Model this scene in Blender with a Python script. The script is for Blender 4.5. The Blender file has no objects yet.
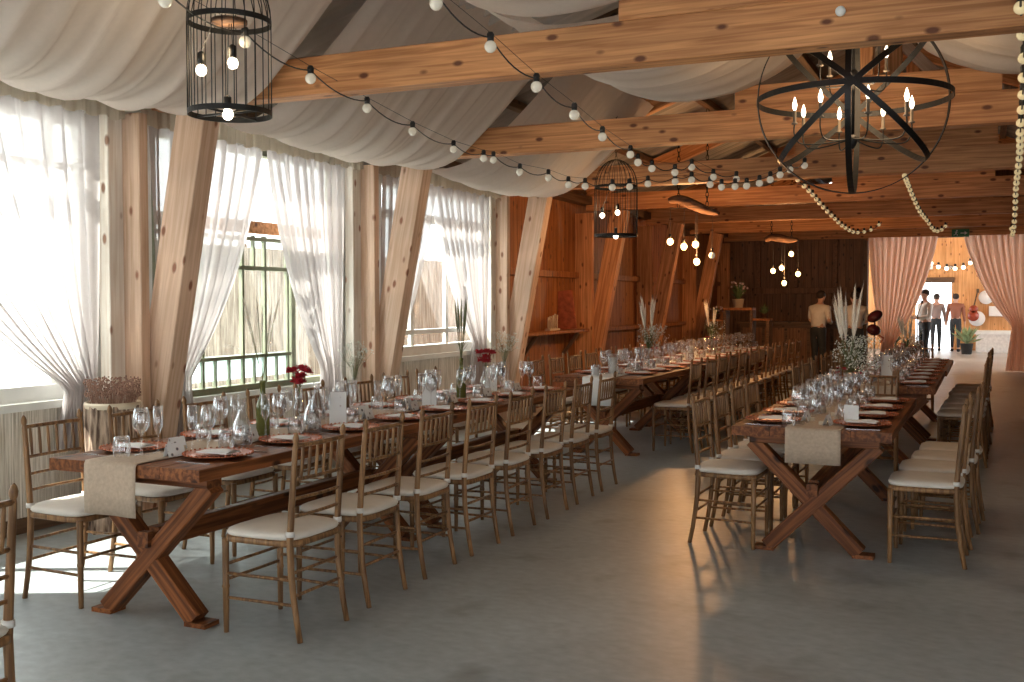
import bpy, math, random
from mathutils import Vector, Matrix, Euler
random.seed(7)
R = random.random
def U(a, b): return a + (b - a) * R()
PI = math.pi
scn = bpy.context.scene
COL = scn.collection
# ------------------------------------------------------------------ camera, world, sun, exposure
camd = bpy.data.cameras.new('camera'); cam = bpy.data.objects.new('camera', camd); COL.objects.link(cam)
camd.sensor_width = 36; camd.lens = 1046 / 1024 * 36; camd.clip_start = .05; camd.clip_end = 200
cam.location = (0, 0, 1.5)
cam.rotation_euler = (PI/2 - math.atan2(41, 1046), 0, math.atan2(473, 1046))
scn.camera = cam
scn.view_settings.view_transform = 'Standard'; scn.view_settings.look = 'None'
scn.view_settings.gamma = 1; scn.view_settings.use_curve_mapping = False
scn.view_settings.exposure = 0.58
w = bpy.data.worlds.new('sky'); scn.world = w; w.use_nodes = True
bg = w.node_tree.nodes['Background']; bg.inputs[0].default_value = (.93, .97, 1, 1); bg.inputs[1].default_value = 3.6
sd = bpy.data.lights.new('sun', 'SUN'); sun = bpy.data.objects.new('sun', sd); COL.objects.link(sun)
sd.energy = 16; sd.angle = math.radians(.7); sd.color = (1, .95, .88)
sun.rotation_euler = Vector((1.85, .93, -2.7)).to_track_quat('-Z', 'Y').to_euler()
def portal(loc, rot, sx, sy):
    d = bpy.data.lights.new('window_daylight', 'AREA'); d.shape = 'RECTANGLE'; d.size = sx; d.size_y = sy
    o = bpy.data.objects.new('window_daylight', d); COL.objects.link(o); o.location = loc; o.rotation_euler = rot
    try: d.cycles.is_portal = True
    except Exception: bpy.data.objects.remove(o)
WIN = [(-3.2, -.4), (-.1, 2.55), (3.05, 5.42), (6.0, 8.45), (9.15, 11.75)]  # first two are unseen, added to supply daylight from camera left
XL, XR = -5.65, 3.8
for a, b in WIN: portal((-5.9, (a+b)/2, 1.8), (0, -PI/2, 0), 1.9, b-a)
portal((XR+.15, 0, 1.75), (0, PI/2, 0), 2.1, 8)  # sampling portal for the unseen openings added at right
portal((-1, -4.15, 1.3), (PI/2, 0, 0), 9, 2.6)  # sampling portal for the unseen openings added behind the camera
portal((-1.4, 34.6, 1), (-PI/2, 0, 0), 1.1, 2.0)
def lamp(loc, watts, col=(1, .55, .22), r=.08, name='bulb_glow'):
    d = bpy.data.lights.new(name, 'POINT'); d.energy = watts; d.color = col; d.specular_factor = .25; d.shadow_soft_size = r
    o = bpy.data.objects.new(name, d); COL.objects.link(o); o.location = loc

# ------------------------------------------------------------------ materials
def mat(name):
    m = bpy.data.materials.new(name); m.use_nodes = True; nt = m.node_tree
    return m, nt, nt.nodes['Principled BSDF'], nt.nodes['Material Output']
def N(nt, t, **k):
    n = nt.nodes.new(t)
    for a, v in k.items(): setattr(n, a, v)
    return n
def L(nt, a, b): nt.links.new(a, b)
def simple(name, col, rough=.6, metal=0, noise=0, nscale=20, bump=0, spec=.5):
    m, nt, p, o = mat(name)
    p.inputs['Base Color'].default_value = (*col, 1); p.inputs['Roughness'].default_value = rough
    p.inputs['Metallic'].default_value = metal; p.inputs['Specular IOR Level'].default_value = spec
    if noise or bump:
        tc = N(nt, 'ShaderNodeTexCoord'); nz = N(nt, 'ShaderNodeTexNoise'); nz.inputs['Scale'].default_value = nscale; nz.inputs['Detail'].default_value = 4
        L(nt, tc.outputs['Object'], nz.inputs['Vector'])
        if noise:
            r = N(nt, 'ShaderNodeValToRGB'); e = r.color_ramp.elements
            e[0].position = .3; e[1].position = .7
            e[0].color = tuple(c*(1-noise) for c in col)+(1,); e[1].color = tuple(min(1, c*(1+noise)) for c in col)+(1,)
            L(nt, nz.outputs['Fac'], r.inputs[0]); L(nt, r.outputs[0], p.inputs['Base Color'])
        if bump:
            b = N(nt, 'ShaderNodeBump'); b.inputs['Strength'].default_value = bump; b.inputs['Distance'].default_value = .01
            L(nt, nz.outputs['Fac'], b.inputs['Height']); L(nt, b.outputs[0], p.inputs['Normal'])
    return m
def wood(name, c1, c2, knot, rough=.55, axis=0, scale=1., knots=True, contrast=1., spec=.4):
    m, nt, p, o = mat(name)
    tc = N(nt, 'ShaderNodeTexCoord'); oi = N(nt, 'ShaderNodeObjectInfo')
    add = N(nt, 'ShaderNodeVectorMath', operation='ADD')
    mul = N(nt, 'ShaderNodeVectorMath', operation='SCALE'); mul.inputs[0].default_value = (7.3, 3.1, 5.7)
    L(nt, oi.outputs['Random'], mul.inputs['Scale']); L(nt, tc.outputs['Object'], add.inputs[0]); L(nt, mul.outputs[0], add.inputs[1])
    mp = N(nt, 'ShaderNodeMapping'); s = [34*scale]*3; s[axis] = 1.3*scale; mp.inputs['Scale'].default_value = s
    L(nt, add.outputs[0], mp.inputs['Vector'])
    nz = N(nt, 'ShaderNodeTexNoise'); nz.inputs['Scale'].default_value = 1; nz.inputs['Detail'].default_value = 5; nz.inputs['Distortion'].default_value = .6
    L(nt, mp.outputs[0], nz.inputs['Vector'])
    r = N(nt, 'ShaderNodeValToRGB'); e = r.color_ramp.elements
    e[0].position = .5-.11/contrast; e[1].position = .5+.12/contrast; e[0].color = (*c2, 1); e[1].color = (*c1, 1)
    L(nt, nz.outputs['Fac'], r.inputs[0])
    out = r.outputs[0]
    n2 = N(nt, 'ShaderNodeTexNoise'); n2.inputs['Scale'].default_value = 1.6; n2.inputs['Detail'].default_value = 2
    L(nt, add.outputs[0], n2.inputs['Vector'])
    mx0 = N(nt, 'ShaderNodeMix', data_type='RGBA', blend_type='MULTIPLY'); mx0.inputs[0].default_value = .55
    L(nt, out, mx0.inputs[6]); L(nt, n2.outputs['Fac'], mx0.inputs[7])
    br = N(nt, 'ShaderNodeVectorMath', operation='SCALE'); br.inputs['Scale'].default_value = 1.38
    L(nt, mx0.outputs[2], br.inputs[0]); out = br.outputs[0]
    if knots:
        mk = N(nt, 'ShaderNodeMapping'); s = [8.5]*3; s[axis] = 4.2; mk.inputs['Scale'].default_value = s
        L(nt, add.outputs[0], mk.inputs['Vector'])
        v = N(nt, 'ShaderNodeTexVoronoi'); v.inputs['Scale'].default_value = 1
        L(nt, mk.outputs[0], v.inputs['Vector'])
        k = N(nt, 'ShaderNodeValToRGB'); k.color_ramp.elements[0].position = .11; k.color_ramp.elements[1].position = .20
        k.color_ramp.elements[0].color = (0, 0, 0, 1); k.color_ramp.elements[1].color = (1, 1, 1, 1)
        L(nt, v.outputs['Distance'], k.inputs[0])
        mx = N(nt, 'ShaderNodeMix', data_type='RGBA'); L(nt, k.outputs[0], mx.inputs[0]); mx.inputs[6].default_value = (*knot, 1); L(nt, out, mx.inputs[7])
        out = mx.outputs[2]
    L(nt, out, p.inputs['Base Color']); p.inputs['Roughness'].default_value = rough; p.inputs['Specular IOR Level'].default_value = spec
    b = N(nt, 'ShaderNodeBump'); b.inputs['Strength'].default_value = .15; b.inputs['Distance'].default_value = .01
    L(nt, nz.outputs['Fac'], b.inputs['Height']); L(nt, b.outputs[0], p.inputs['Normal'])
    return m
M = {}
M['beam'] = wood('pine_beam', (.66, .315, .13), (.41, .165, .058), (.14, .045, .018))
M['strut'] = wood('pale_pine', (.72, .52, .38), (.58, .38, .25), (.26, .10, .05))
M['casing'] = wood('whitewashed_pine', (.80, .74, .66), (.66, .56, .46), (.3, .16, .1))
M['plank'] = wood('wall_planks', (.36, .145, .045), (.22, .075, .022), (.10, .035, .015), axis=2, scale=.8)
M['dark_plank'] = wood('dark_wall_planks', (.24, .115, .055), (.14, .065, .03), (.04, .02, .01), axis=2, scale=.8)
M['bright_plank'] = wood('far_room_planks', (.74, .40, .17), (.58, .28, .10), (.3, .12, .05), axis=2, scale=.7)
M['table'] = wood('stained_table_wood', (.28, .098, .032), (.115, .036, .012), (.05, .018, .008), rough=.45, scale=1.3, spec=.25)
M['chair'] = wood('gold_chair_wood', (.34, .18, .075), (.155, .075, .03), (.1, .05, .03), rough=.4, axis=2, scale=1.4, knots=False)
M['dark_wood'] = wood('old_dark_wood', (.15, .085, .045), (.08, .042, .022), (.03, .02, .01))
M['cushion'] = simple('ivory_cushion', (.74, .68, .60), .85, noise=.06, nscale=8)
M['linen'] = simple('beige_linen', (.50, .385, .285), .9, noise=.1, nscale=60, bump=.2)
M['paper'] = simple('white_paper', (.82, .82, .80), .7)
M['ribbon'] = simple('white_elastic', (.75, .72, .67), .8)
M['black'] = simple('black_iron', (.02, .019, .018), .42, metal=.6)
M['blackp'] = simple('black_rubber', (.015, .015, .015), .5)
M['white'] = simple('white_painted_wood', (.78, .78, .74), .55, noise=.08, nscale=6)
M['green'] = simple('olive_painted_metal', (.21, .22, .14), .5, noise=.15, nscale=9)
M['steel'] = simple('steel', (.6, .6, .6), .25, metal=1)
M['copper'] = simple('copper', (.50, .17, .09), .28, metal=.85)
M['red'] = simple('crimson_petals', (.42, .012, .025), .6, noise=.3, nscale=60)
M['leaf'] = simple('green_leaves', (.085, .13, .05), .6, noise=.3, nscale=20)
M['paleleaf'] = simple('pale_green_leaves', (.28, .36, .18), .6, noise=.2, nscale=20)
M['stem'] = simple('olive_stem', (.15, .16, .07), .6)
M['pampas'] = simple('pampas_plume', (.80, .72, .60), .9, noise=.12, nscale=80)
M['dry'] = simple('dried_flowers', (.30, .17, .12), .9, noise=.3, nscale=60)
M['breath'] = simple('white_tiny_flowers', (.72, .74, .66), .8)
M['darkred'] = simple('dark_red_petals', (.16, .01, .02), .55)
M['bottle'] = simple('green_bottle_glass', (.11, .115, .028), .1)
M['skin'] = simple('skin', (.55, .33, .24), .55)
M['hair'] = simple('dark_hair', (.03, .018, .012), .7)
M['shirt'] = simple('white_shirt', (.72, .70, .66), .8, noise=.06, nscale=12)
M['greyshirt'] = simple('grey_brown_shirt', (.26, .20, .185), .8)
M['brownshirt'] = simple('brown_shirt', (.30, .12, .075), .8)
M['trousers'] = simple('dark_trousers', (.03, .035, .04), .8)
M['concrete_white'] = simple('whitewashed_brick', (.68, .66, .62), .8, noise=.12, nscale=14, bump=.4)
M['pot'] = simple('dark_pot', (.05, .05, .05), .6)
M['cream'] = simple('cream_ceramic', (.62, .52, .38), .5)
M['mauve'] = simple('pale_orchid_petals', (.5, .36, .36), .6)
M['burgundy'] = simple('burgundy_gloss', (.07, .012, .02), .12)
M['gold'] = simple('brass', (.75, .52, .2), .3, metal=1)
M['guitar'] = simple('red_lacquer', (.35, .06, .03), .25)
M['candle'] = simple('candle_sleeve', (.16, .13, .10), .5)
M['snow'] = simple('pale_ground', (.75, .76, .76), .9)
M['orange_art'] = simple('rust_panel', (.36, .09, .035), .8, noise=.35, nscale=14)
M['exit'] = simple('exit_green', (.02, .16, .06), .4)

def glassm(name, tint=(1, 1, 1), edge=.55, rim=0):
    m, nt, p, o = mat(name); nt.nodes.remove(p)
    t = N(nt, 'ShaderNodeBsdfTransparent'); t.inputs[0].default_value = (*tint, 1)
    g = N(nt, 'ShaderNodeBsdfGlossy'); g.inputs['Roughness'].default_value = .04; g.inputs[0].default_value = (.95, .97, 1, 1)
    lw = N(nt, 'ShaderNodeLayerWeight'); lw.inputs[0].default_value = .35
    mr = N(nt, 'ShaderNodeMapRange'); mr.inputs[1].default_value = 0; mr.inputs[2].default_value = 1; mr.inputs[3].default_value = .08; mr.inputs[4].default_value = edge
    L(nt, lw.outputs['Facing'], mr.inputs[0])
    mx = N(nt, 'ShaderNodeMixShader'); L(nt, mr.outputs[0], mx.inputs[0]); L(nt, t.outputs[0], mx.inputs[1]); L(nt, g.outputs[0], mx.inputs[2])
    if rim:  # bright edge highlight mixed in as white diffuse at grazing angles
        d = N(nt, 'ShaderNodeBsdfDiffuse'); d.inputs[0].default_value = (.9, .92, .93, 1); tr = N(nt, 'ShaderNodeBsdfTranslucent'); tr.inputs[0].default_value = (.9, .92, .93, 1)
        ad = N(nt, 'ShaderNodeMixShader'); L(nt, d.outputs[0], ad.inputs[1]); L(nt, tr.outputs[0], ad.inputs[2])
        pw = N(nt, 'ShaderNodeMath', operation='POWER'); pw.inputs[1].default_value = 3.5; L(nt, lw.outputs['Facing'], pw.inputs[0])
        ml = N(nt, 'ShaderNodeMath', operation='MULTIPLY'); ml.inputs[1].default_value = rim; L(nt, pw.outputs[0], ml.inputs[0])
        m3 = N(nt, 'ShaderNodeMixShader'); L(nt, ml.outputs[0], m3.inputs[0]); L(nt, mx.outputs[0], m3.inputs[1]); L(nt, ad.outputs[0], m3.inputs[2]); mx = m3
    L(nt, mx.outputs[0], o.inputs[0]); return m
M['glass'] = glassm('clear_glass', edge=.6, rim=.75)
M['pane'] = glassm('window_glass', (.95, .98, .97), .3)
def emis(name, col, s, base=None):
    m, nt, p, o = mat(name)
    p.inputs['Base Color'].default_value = (*(base or col), 1); p.inputs['Emission Color'].default_value = (*col, 1); p.inputs['Emission Strength'].default_value = s
    p.inputs['Roughness'].default_value = .2
    return m
M['lit_warm'] = emis('lit_warm_bulb', (1, .66, .28), 4.5)
M['lit_white'] = emis('lit_candle_bulb', (1, .88, .68), 4)
M['fest'] = emis('festoon_bulb', (1, .88, .66), .14, base=(.55, .52, .45))
M['lit_small'] = emis('far_festoon_bulb', (1, .85, .6), 3)
M['bead'] = emis('gold_festoon_bulb', (1, .78, .42), .25, base=(.65, .55, .32))
def cloth(name, col, trans, transp=0., rough=.9, scale=30):
    m, nt, p, o = mat(name); nt.nodes.remove(p)
    d = N(nt, 'ShaderNodeBsdfDiffuse'); tr = N(nt, 'ShaderNodeBsdfTranslucent')
    tc = N(nt, 'ShaderNodeTexCoord'); nz = N(nt, 'ShaderNodeTexNoise'); nz.inputs['Scale'].default_value = scale; L(nt, tc.outputs['Object'], nz.inputs[0])
    r = N(nt, 'ShaderNodeValToRGB'); r.color_ramp.elements[0].color = tuple(c*.92 for c in col)+(1,); r.color_ramp.elements[1].color = (*col, 1)
    L(nt, nz.outputs['Fac'], r.inputs[0]); L(nt, r.outputs[0], d.inputs[0]); L(nt, r.outputs[0], tr.inputs[0])
    mx = N(nt, 'ShaderNodeMixShader'); mx.inputs[0].default_value = trans; L(nt, d.outputs[0], mx.inputs[1]); L(nt, tr.outputs[0], mx.inputs[2])
    out = mx.outputs[0]
    if transp:
        t = N(nt, 'ShaderNodeBsdfTransparent'); m2 = N(nt, 'ShaderNodeMixShader')
        lw = N(nt, 'ShaderNodeLayerWeight'); lw.inputs[0].default_value = .5
        mr = N(nt, 'ShaderNodeMapRange'); mr.inputs[3].default_value = transp; mr.inputs[4].default_value = transp*.25
        L(nt, lw.outputs['Facing'], mr.inputs[0]); L(nt, mr.outputs[0], m2.inputs[0])
        L(nt, out, m2.inputs[1]); L(nt, t.outputs[0], m2.inputs[2]); out = m2.outputs[0]
    L(nt, out, o.inputs[0]); return m
M['drape'] = cloth('ceiling_cloth', (.90, .785, .685), .4)
M['drape_sheer'] = cloth('sheer_ceiling_cloth', (.80, .74, .68), .45, .4)
M['tulle'] = cloth('tulle', (.64, .59, .575), .5, .17)
M['blush'] = cloth('blush_curtain', (.90, .66, .52), .55)
M['sheer_white'] = cloth('white_voile', (.9, .92, .95), .6, .35)
M['valance'] = cloth('cream_valance', (.66, .58, .46), .35)
# painted concrete floor
M['frost'] = cloth('frosted_glass', (.78, .88, .88), .8, .2)
def floor_mat():
    m, nt, p, o = mat('painted_concrete')
    tc = N(nt, 'ShaderNodeTexCoord'); n1 = N(nt, 'ShaderNodeTexNoise'); n1.inputs['Scale'].default_value = .55; n1.inputs['Detail'].default_value = 6; n1.inputs['Roughness'].default_value = .6
    L(nt, tc.outputs['Object'], n1.inputs[0])
    r = N(nt, 'ShaderNodeValToRGB'); r.color_ramp.elements[0].position = .3; r.color_ramp.elements[1].position = .72
    r.color_ramp.elements[0].color = (.27, .29, .29, 1); r.color_ramp.elements[1].color = (.47, .52, .53, 1)
    L(nt, n1.outputs['Fac'], r.inputs[0])
    mp = N(nt, 'ShaderNodeMapping'); mp.inputs['Scale'].default_value = (9, 13, 1); mp.inputs['Rotation'].default_value = (0, 0, .5); L(nt, tc.outputs['Object'], mp.inputs[0])
    n2 = N(nt, 'ShaderNodeTexNoise'); n2.inputs['Scale'].default_value = 1.5; n2.inputs['Detail'].default_value = 8; L(nt, mp.outputs[0], n2.inputs[0])
    mx = N(nt, 'ShaderNodeMix', data_type='RGBA', blend_type='OVERLAY'); mx.inputs[0].default_value = .3
    L(nt, r.outputs[0], mx.inputs[6]); L(nt, n2.outputs['Fac'], mx.inputs[7])
    n3 = N(nt, 'ShaderNodeTexNoise'); n3.inputs['Scale'].default_value = 2.3; n3.inputs['Detail'].default_value = 3; L(nt, tc.outputs['Object'], n3.inputs[0])
    st = N(nt, 'ShaderNodeValToRGB'); st.color_ramp.elements[0].position = .6; st.color_ramp.elements[1].position = .78
    st.color_ramp.elements[0].color = (0, 0, 0, 1); st.color_ramp.elements[1].color = (.6, .6, .6, 1); L(nt, n3.outputs['Fac'], st.inputs[0])
    m3 = N(nt, 'ShaderNodeMix', data_type='RGBA'); L(nt, st.outputs[0], m3.inputs[0]); L(nt, mx.outputs[2], m3.inputs[6]); m3.inputs[7].default_value = (.12, .105, .085, 1)
    L(nt, m3.outputs[2], p.inputs['Base Color'])
    rr = N(nt, 'ShaderNodeMapRange'); rr.inputs[3].default_value = .26; rr.inputs[4].default_value = .5; L(nt, n1.outputs['Fac'], rr.inputs[0]); L(nt, rr.outputs[0], p.inputs['Roughness'])
    b = N(nt, 'ShaderNodeBump'); b.inputs['Strength'].default_value = .25; b.inputs['Distance'].default_value = .006; L(nt, n2.outputs['Fac'], b.inputs['Height']); L(nt, b.outputs[0], p.inputs['Normal'])
    return m
M['floor'] = floor_mat()
def streak(name, c1, c2, sc, rough=.85, bump=.6):
    m, nt, p, o = mat(name)
    tc = N(nt, 'ShaderNodeTexCoord'); mp = N(nt, 'ShaderNodeMapping'); mp.inputs['Scale'].default_value = sc; L(nt, tc.outputs['Object'], mp.inputs[0])
    n = N(nt, 'ShaderNodeTexNoise'); n.inputs['Scale'].default_value = 1; n.inputs['Detail'].default_value = 4; L(nt, mp.outputs[0], n.inputs[0])
    r = N(nt, 'ShaderNodeValToRGB'); r.color_ramp.elements[0].position = .36; r.color_ramp.elements[1].position = .62
    r.color_ramp.elements[0].color = (*c2, 1); r.color_ramp.elements[1].color = (*c1, 1); L(nt, n.outputs['Fac'], r.inputs[0]); L(nt, r.outputs[0], p.inputs['Base Color'])
    p.inputs['Roughness'].default_value = rough
    b = N(nt, 'ShaderNodeBump'); b.inputs['Strength'].default_value = bump; b.inputs['Distance'].default_value = .01; L(nt, n.outputs['Fac'], b.inputs['Height']); L(nt, b.outputs[0], p.inputs['Normal'])
    return m
M['reed'] = streak('reed_mat', (.82, .75, .66), (.50, .43, .34), (120, 120, 3.5))
M['reed_out'] = streak('outdoor_reed', (.36, .31, .25), (.14, .11, .085), (10, 50, 2.5))
M['bark'] = streak('birch_bark', (.50, .36, .26), (.07, .035, .02), (34, 34, 5), bump=1)
M['roof'] = streak('corrugated_metal', (.34, .325, .31), (.20, .19, .18), (.6, 7, 1), rough=.5, bump=.1)
M['log'] = streak('driftwood', (.20, .10, .05), (.06, .03, .018), (3, 30, 30), bump=1)
def card_mat():
    m, nt, p, o = mat('floral_card')
    tc = N(nt, 'ShaderNodeTexCoord'); v = N(nt, 'ShaderNodeTexVoronoi'); v.inputs['Scale'].default_value = 34; L(nt, tc.outputs['Object'], v.inputs[0])
    r = N(nt, 'ShaderNodeValToRGB'); e = r.color_ramp.elements; e[0].position = .2; e[0].color = (.10, .12, .13, 1); e[1].position = .34; e[1].color = (.80, .80, .79, 1)
    x = e.new(.27); x.color = (.45, .32, .30, 1)
    L(nt, v.outputs['Distance'], r.inputs[0]); L(nt, r.outputs[0], p.inputs['Base Color']); p.inputs['Roughness'].default_value = .6
    return m
M['card'] = card_mat()

# ------------------------------------------------------------------ mesh builder
class MB:
    def __init__(s): s.v = []; s.f = []; s.sm = []
    def add(s, vs, fs, smooth=False):
        o = len(s.v); s.v += [tuple(v) for v in vs]; s.f += [tuple(i+o for i in f) for f in fs]; s.sm += [smooth]*len(fs); return s
    def box(s, x0, x1, y0, y1, z0, z1):
        return s.add([(x0,y0,z0),(x1,y0,z0),(x1,y1,z0),(x0,y1,z0),(x0,y0,z1),(x1,y0,z1),(x1,y1,z1),(x0,y1,z1)],
            [(0,3,2,1),(4,5,6,7),(0,1,5,4),(1,2,6,5),(2,3,7,6),(3,0,4,7)])
    def cbox(s, x0, x1, y0, y1, z0, z1, c=.004):     # box with chamfered long edges (X is length)
        ps = [(y0+c,z0),(y1-c,z0),(y1,z0+c),(y1,z1-c),(y1-c,z1),(y0+c,z1),(y0,z1-c),(y0,z0+c)]
        vs = [(x0,a,b) for a, b in ps]+[(x1,a,b) for a, b in ps]
        return s.add(vs, [tuple(range(7,-1,-1)), tuple(range(8,16))]+[(i,(i+1)%8,8+(i+1)%8,8+i) for i in range(8)])
    def tube(s, pts, r, n=8, closed=False, caps=True):
        pts = [Vector(p) for p in pts]; m = len(pts)
        rs = r if isinstance(r, (list, tuple)) else [r]*m
        vs = []; prev = None
        for i, p in enumerate(pts):
            if closed: t = pts[(i+1) % m]-pts[i-1]
            else: t = pts[min(i+1, m-1)]-pts[max(i-1, 0)]
            if t.length < 1e-9: t = Vector((0,0,1))
            t.normalize()
            if prev is None:
                a = Vector((0,0,1)) if abs(t.z) < .9 else Vector((1,0,0)); u = t.cross(a).normalized()
            else:
                u = (prev - t*prev.dot(t)); u = u.normalized() if u.length > 1e-6 else prev
            prev = u; v = t.cross(u)
            for k in range(n):
                a = 2*PI*k/n; vs.append(p+(u*math.cos(a)+v*math.sin(a))*rs[i])
        fs = []
        for i in range(m if closed else m-1):
            j = (i+1) % m
            for k in range(n): fs.append((i*n+k, i*n+(k+1) % n, j*n+(k+1) % n, j*n+k))
        s.add(vs, fs, n > 5)
        if caps and not closed:
            o = len(s.v)-len(vs); s.f += [tuple(o+k for k in range(n-1,-1,-1)), tuple(o+(m-1)*n+k for k in range(n))]; s.sm += [False, False]
        return s
    def lathe(s, prof, n=16, c=(0,0,0), axis=None):
        vs = []; c = Vector(c)
        q = Vector((0,0,1)).rotation_difference(Vector(axis).normalized()) if axis is not None else None
        for r, z in prof:
            for k in range(n):
                a = 2*PI*k/n; v = Vector((r*math.cos(a), r*math.sin(a), z))
                if q: v = q @ v
                vs.append(v+c)
        fs = [(i*n+k, i*n+(k+1) % n, (i+1)*n+(k+1) % n, (i+1)*n+k) for i in range(len(prof)-1) for k in range(n)]
        return s.add(vs, fs, True)
    def ball(s, c, r, n=10, m=7, sz=1., ax=None):
        return s.lathe([(max(1e-4, r*math.sin(PI*i/m)), -r*sz*math.cos(PI*i/m)) for i in range(m+1)], n, c, ax)
    def grid(s, fn, nu, nv, smooth=True):
        vs = [fn(i/nu, j/nv) for j in range(nv+1) for i in range(nu+1)]
        return s.add(vs, [(j*(nu+1)+i, j*(nu+1)+i+1, (j+1)*(nu+1)+i+1, (j+1)*(nu+1)+i) for j in range(nv) for i in range(nu)], smooth)
    def strap(s, pts, side, w, t):                   # flat band along a closed loop; side(i)->unit vector across the band
        m = len(pts); vs = []
        for i, p in enumerate(pts):
            p = Vector(p); tg = (Vector(pts[(i+1) % m])-Vector(pts[i-1])).normalized(); a = Vector(side(i)).normalized(); b = tg.cross(a)
            vs += [p+a*w/2+b*t/2, p-a*w/2+b*t/2, p-a*w/2-b*t/2, p+a*w/2-b*t/2]
        return s.add(vs, [(i*4+k, i*4+(k+1) % 4, ((i+1) % m)*4+(k+1) % 4, ((i+1) % m)*4+k) for i in range(m) for k in range(4)])
    def mesh(s, name):
        me = bpy.data.meshes.new(name); me.from_pydata(s.v, [], s.f); me.polygons.foreach_set('use_smooth', s.sm); me.update(); return me
    def build(s, name, m, parent=None, loc=(0,0,0), rot=(0,0,0)):
        me = s.mesh(name); me.materials.append(M[m] if isinstance(m, str) else m)
        o = bpy.data.objects.new(name, me); COL.objects.link(o); o.parent = parent; o.location = loc; o.rotation_euler = rot
        return o
def tag(o, label=None, cat=None, group=None, kind=None):
    if label: o['label'] = label
    if cat: o['category'] = cat
    if group: o['group'] = group
    if kind: o['kind'] = kind
    return o
def thing(name, label, cat, loc=(0,0,0), rz=0, group=None):
    o = bpy.data.objects.new(name, None); COL.objects.link(o); o.location = loc; o.rotation_euler = (0,0,rz); o.empty_display_size = .1
    return tag(o, label, cat, group)
def copy_tree(o, parent=None):
    c = o.copy(); COL.objects.link(c); c.parent = parent
    for ch in KIDS(o): copy_tree(ch, c)
    return c
def KIDS(o): return [x for x in o.children]
def beam(name, p, q, w, h, m, parent=None, roll=0, c=.006, up=None):   # local X runs p->q, w across, h up
    p = Vector(p); q = Vector(q); d = q-p; Ln = d.length
    x = d.normalized(); a = Vector(up) if up else (Vector((0,0,1)) if abs(x.z) < .95 else Vector((0,1,0)))
    y = a.cross(x).normalized(); z = x.cross(y)
    mt = Matrix((x, y, z)).transposed()
    o = MB().cbox(-Ln/2, Ln/2, -w/2, w/2, -h/2, h/2, c).build(name, m, parent)
    o.location = (p+q)/2; o.rotation_euler = mt.to_euler(); return o
def struct(o): o['kind'] = 'structure'; return o
ORD = ['first','second','third','fourth','fifth','sixth','seventh','eighth','ninth','tenth','eleventh','twelfth','thirteenth','fourteenth','fifteenth']
def smooth_pts(P, k=6):
    out = []
    for i in range(len(P)-1):
        p0 = Vector(P[max(i-1,0)]); p1 = Vector(P[i]); p2 = Vector(P[i+1]); p3 = Vector(P[min(i+2,len(P)-1)])
        for j in range(k):
            t = j/k; out.append(.5*((2*p1)+(p2-p0)*t+(2*p0-5*p1+4*p2-p3)*t*t+(3*p1-p0-3*p2+p3)*t**3))
    out.append(Vector(P[-1])); return out

# ================================================================== SETTING
XL, XR, Y0, YB = -5.65, 3.8, -4.0, 24.3
XC = -.93                                  # ridge line
BAY = [5.8, 8.87, 11.94, 15.0, 18.07, 21.14, 24.2]
def roofz(x): return 3.04 + .38*(4.72-abs(x-XC))
struct(MB().box(XL-.2, XR+.2, Y0-.2, 34.4, -.1, 0).build('floor', 'floor'))
# corrugated roof, both slopes, as one ceiling
def roof_side(sgn):
    def f(u, v):
        x = XC+sgn*u*4.95; y = -4.2+v*28.6
        return (x, y, roofz(x)+.16+.018*math.sin(2*PI*y/.12))
    return f
mb = MB(); ny = 952
for sgn in (-1, 1): mb.grid(roof_side(sgn), 2, ny)
struct(mb.build('ceiling', 'roof'))
# left wall: pieces round the windows, as board-clad masonry-height panels
def boards(name, m, axis, at, a0, a1, zf0, zf1, th=.035, bw=.155):
    mb = MB(); a = a0; i = 0
    while a < a1-1e-3:
        b = min(a+bw*(.9+.25*R()), a1); dz = .006*R()
        z1 = zf1(.5*(a+b)) if callable(zf1) else zf1
        if axis == 'y': mb.box(at-th-dz, at, a+.003, b-.003, zf0, z1)
        else: mb.box(a+.003, b-.003, at, at+th+dz, zf0, z1)
        if axis == 'y': mb.box(at-th-.06, at-th-.012, a, b, zf0, z1)  # backing strip added to stop light leaking through the board gaps
        else: mb.box(a, b, at+th+.012, at+th+.06, zf0, z1)
        a = b
    return mb.build(name, m)
mb = MB()
edges = [Y0]+[e for ab in WIN for e in ab]+[12.05]
for i in range(0, len(edges), 2): mb.box(XL-.12, XL, edges[i], edges[i+1], 0, 2.78)
for a, b in WIN: mb.box(XL-.12, XL, a, b, 0, .72 if a == 6.0 else .84)
mb.box(XL-.12, XL, Y0, 12.05, 2.78, 3.2)
struct(mb.build('wall_left', 'white'))
struct(boards('wall_left_planked', 'plank', 'y', XL+.0, 12.05, YB, 0, 3.2))
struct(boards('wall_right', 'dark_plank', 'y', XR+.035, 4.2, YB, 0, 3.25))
mb = MB(); mb.box(XR, XR+.1, Y0, 4.2, 0, .7); mb.box(XR, XR+.1, Y0, 4.2, 2.8, 3.2)
for a, b in ((Y0, -2.2), (-1.2, 1.2), (2.2, 4.2)): mb.box(XR, XR+.1, a, b, .7, 2.8)  # openings between these piers are unseen, added for daylight fill
struct(mb.build('wall_right_fill_openings', 'white'))
struct(boards('wall_near', 'plank', 'x', Y0-.04, XL, XR, 2.6, lambda x: roofz(x)+.1))
mb = MB()
for a, b in ((XL, -3.2), (-1.1, 0.2), (2.0, XR)): mb.box(a, b, Y0-.1, Y0, 0, 2.6)  # gaps between are unseen openings, added to bring daylight from behind
struct(mb.build('wall_near_posts', 'plank'))
mb = MB()
ob = boards('wall_back', 'dark_plank', 'x', YB, XL, -2.36, 0, lambda x: roofz(x)+.1); struct(ob)
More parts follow.
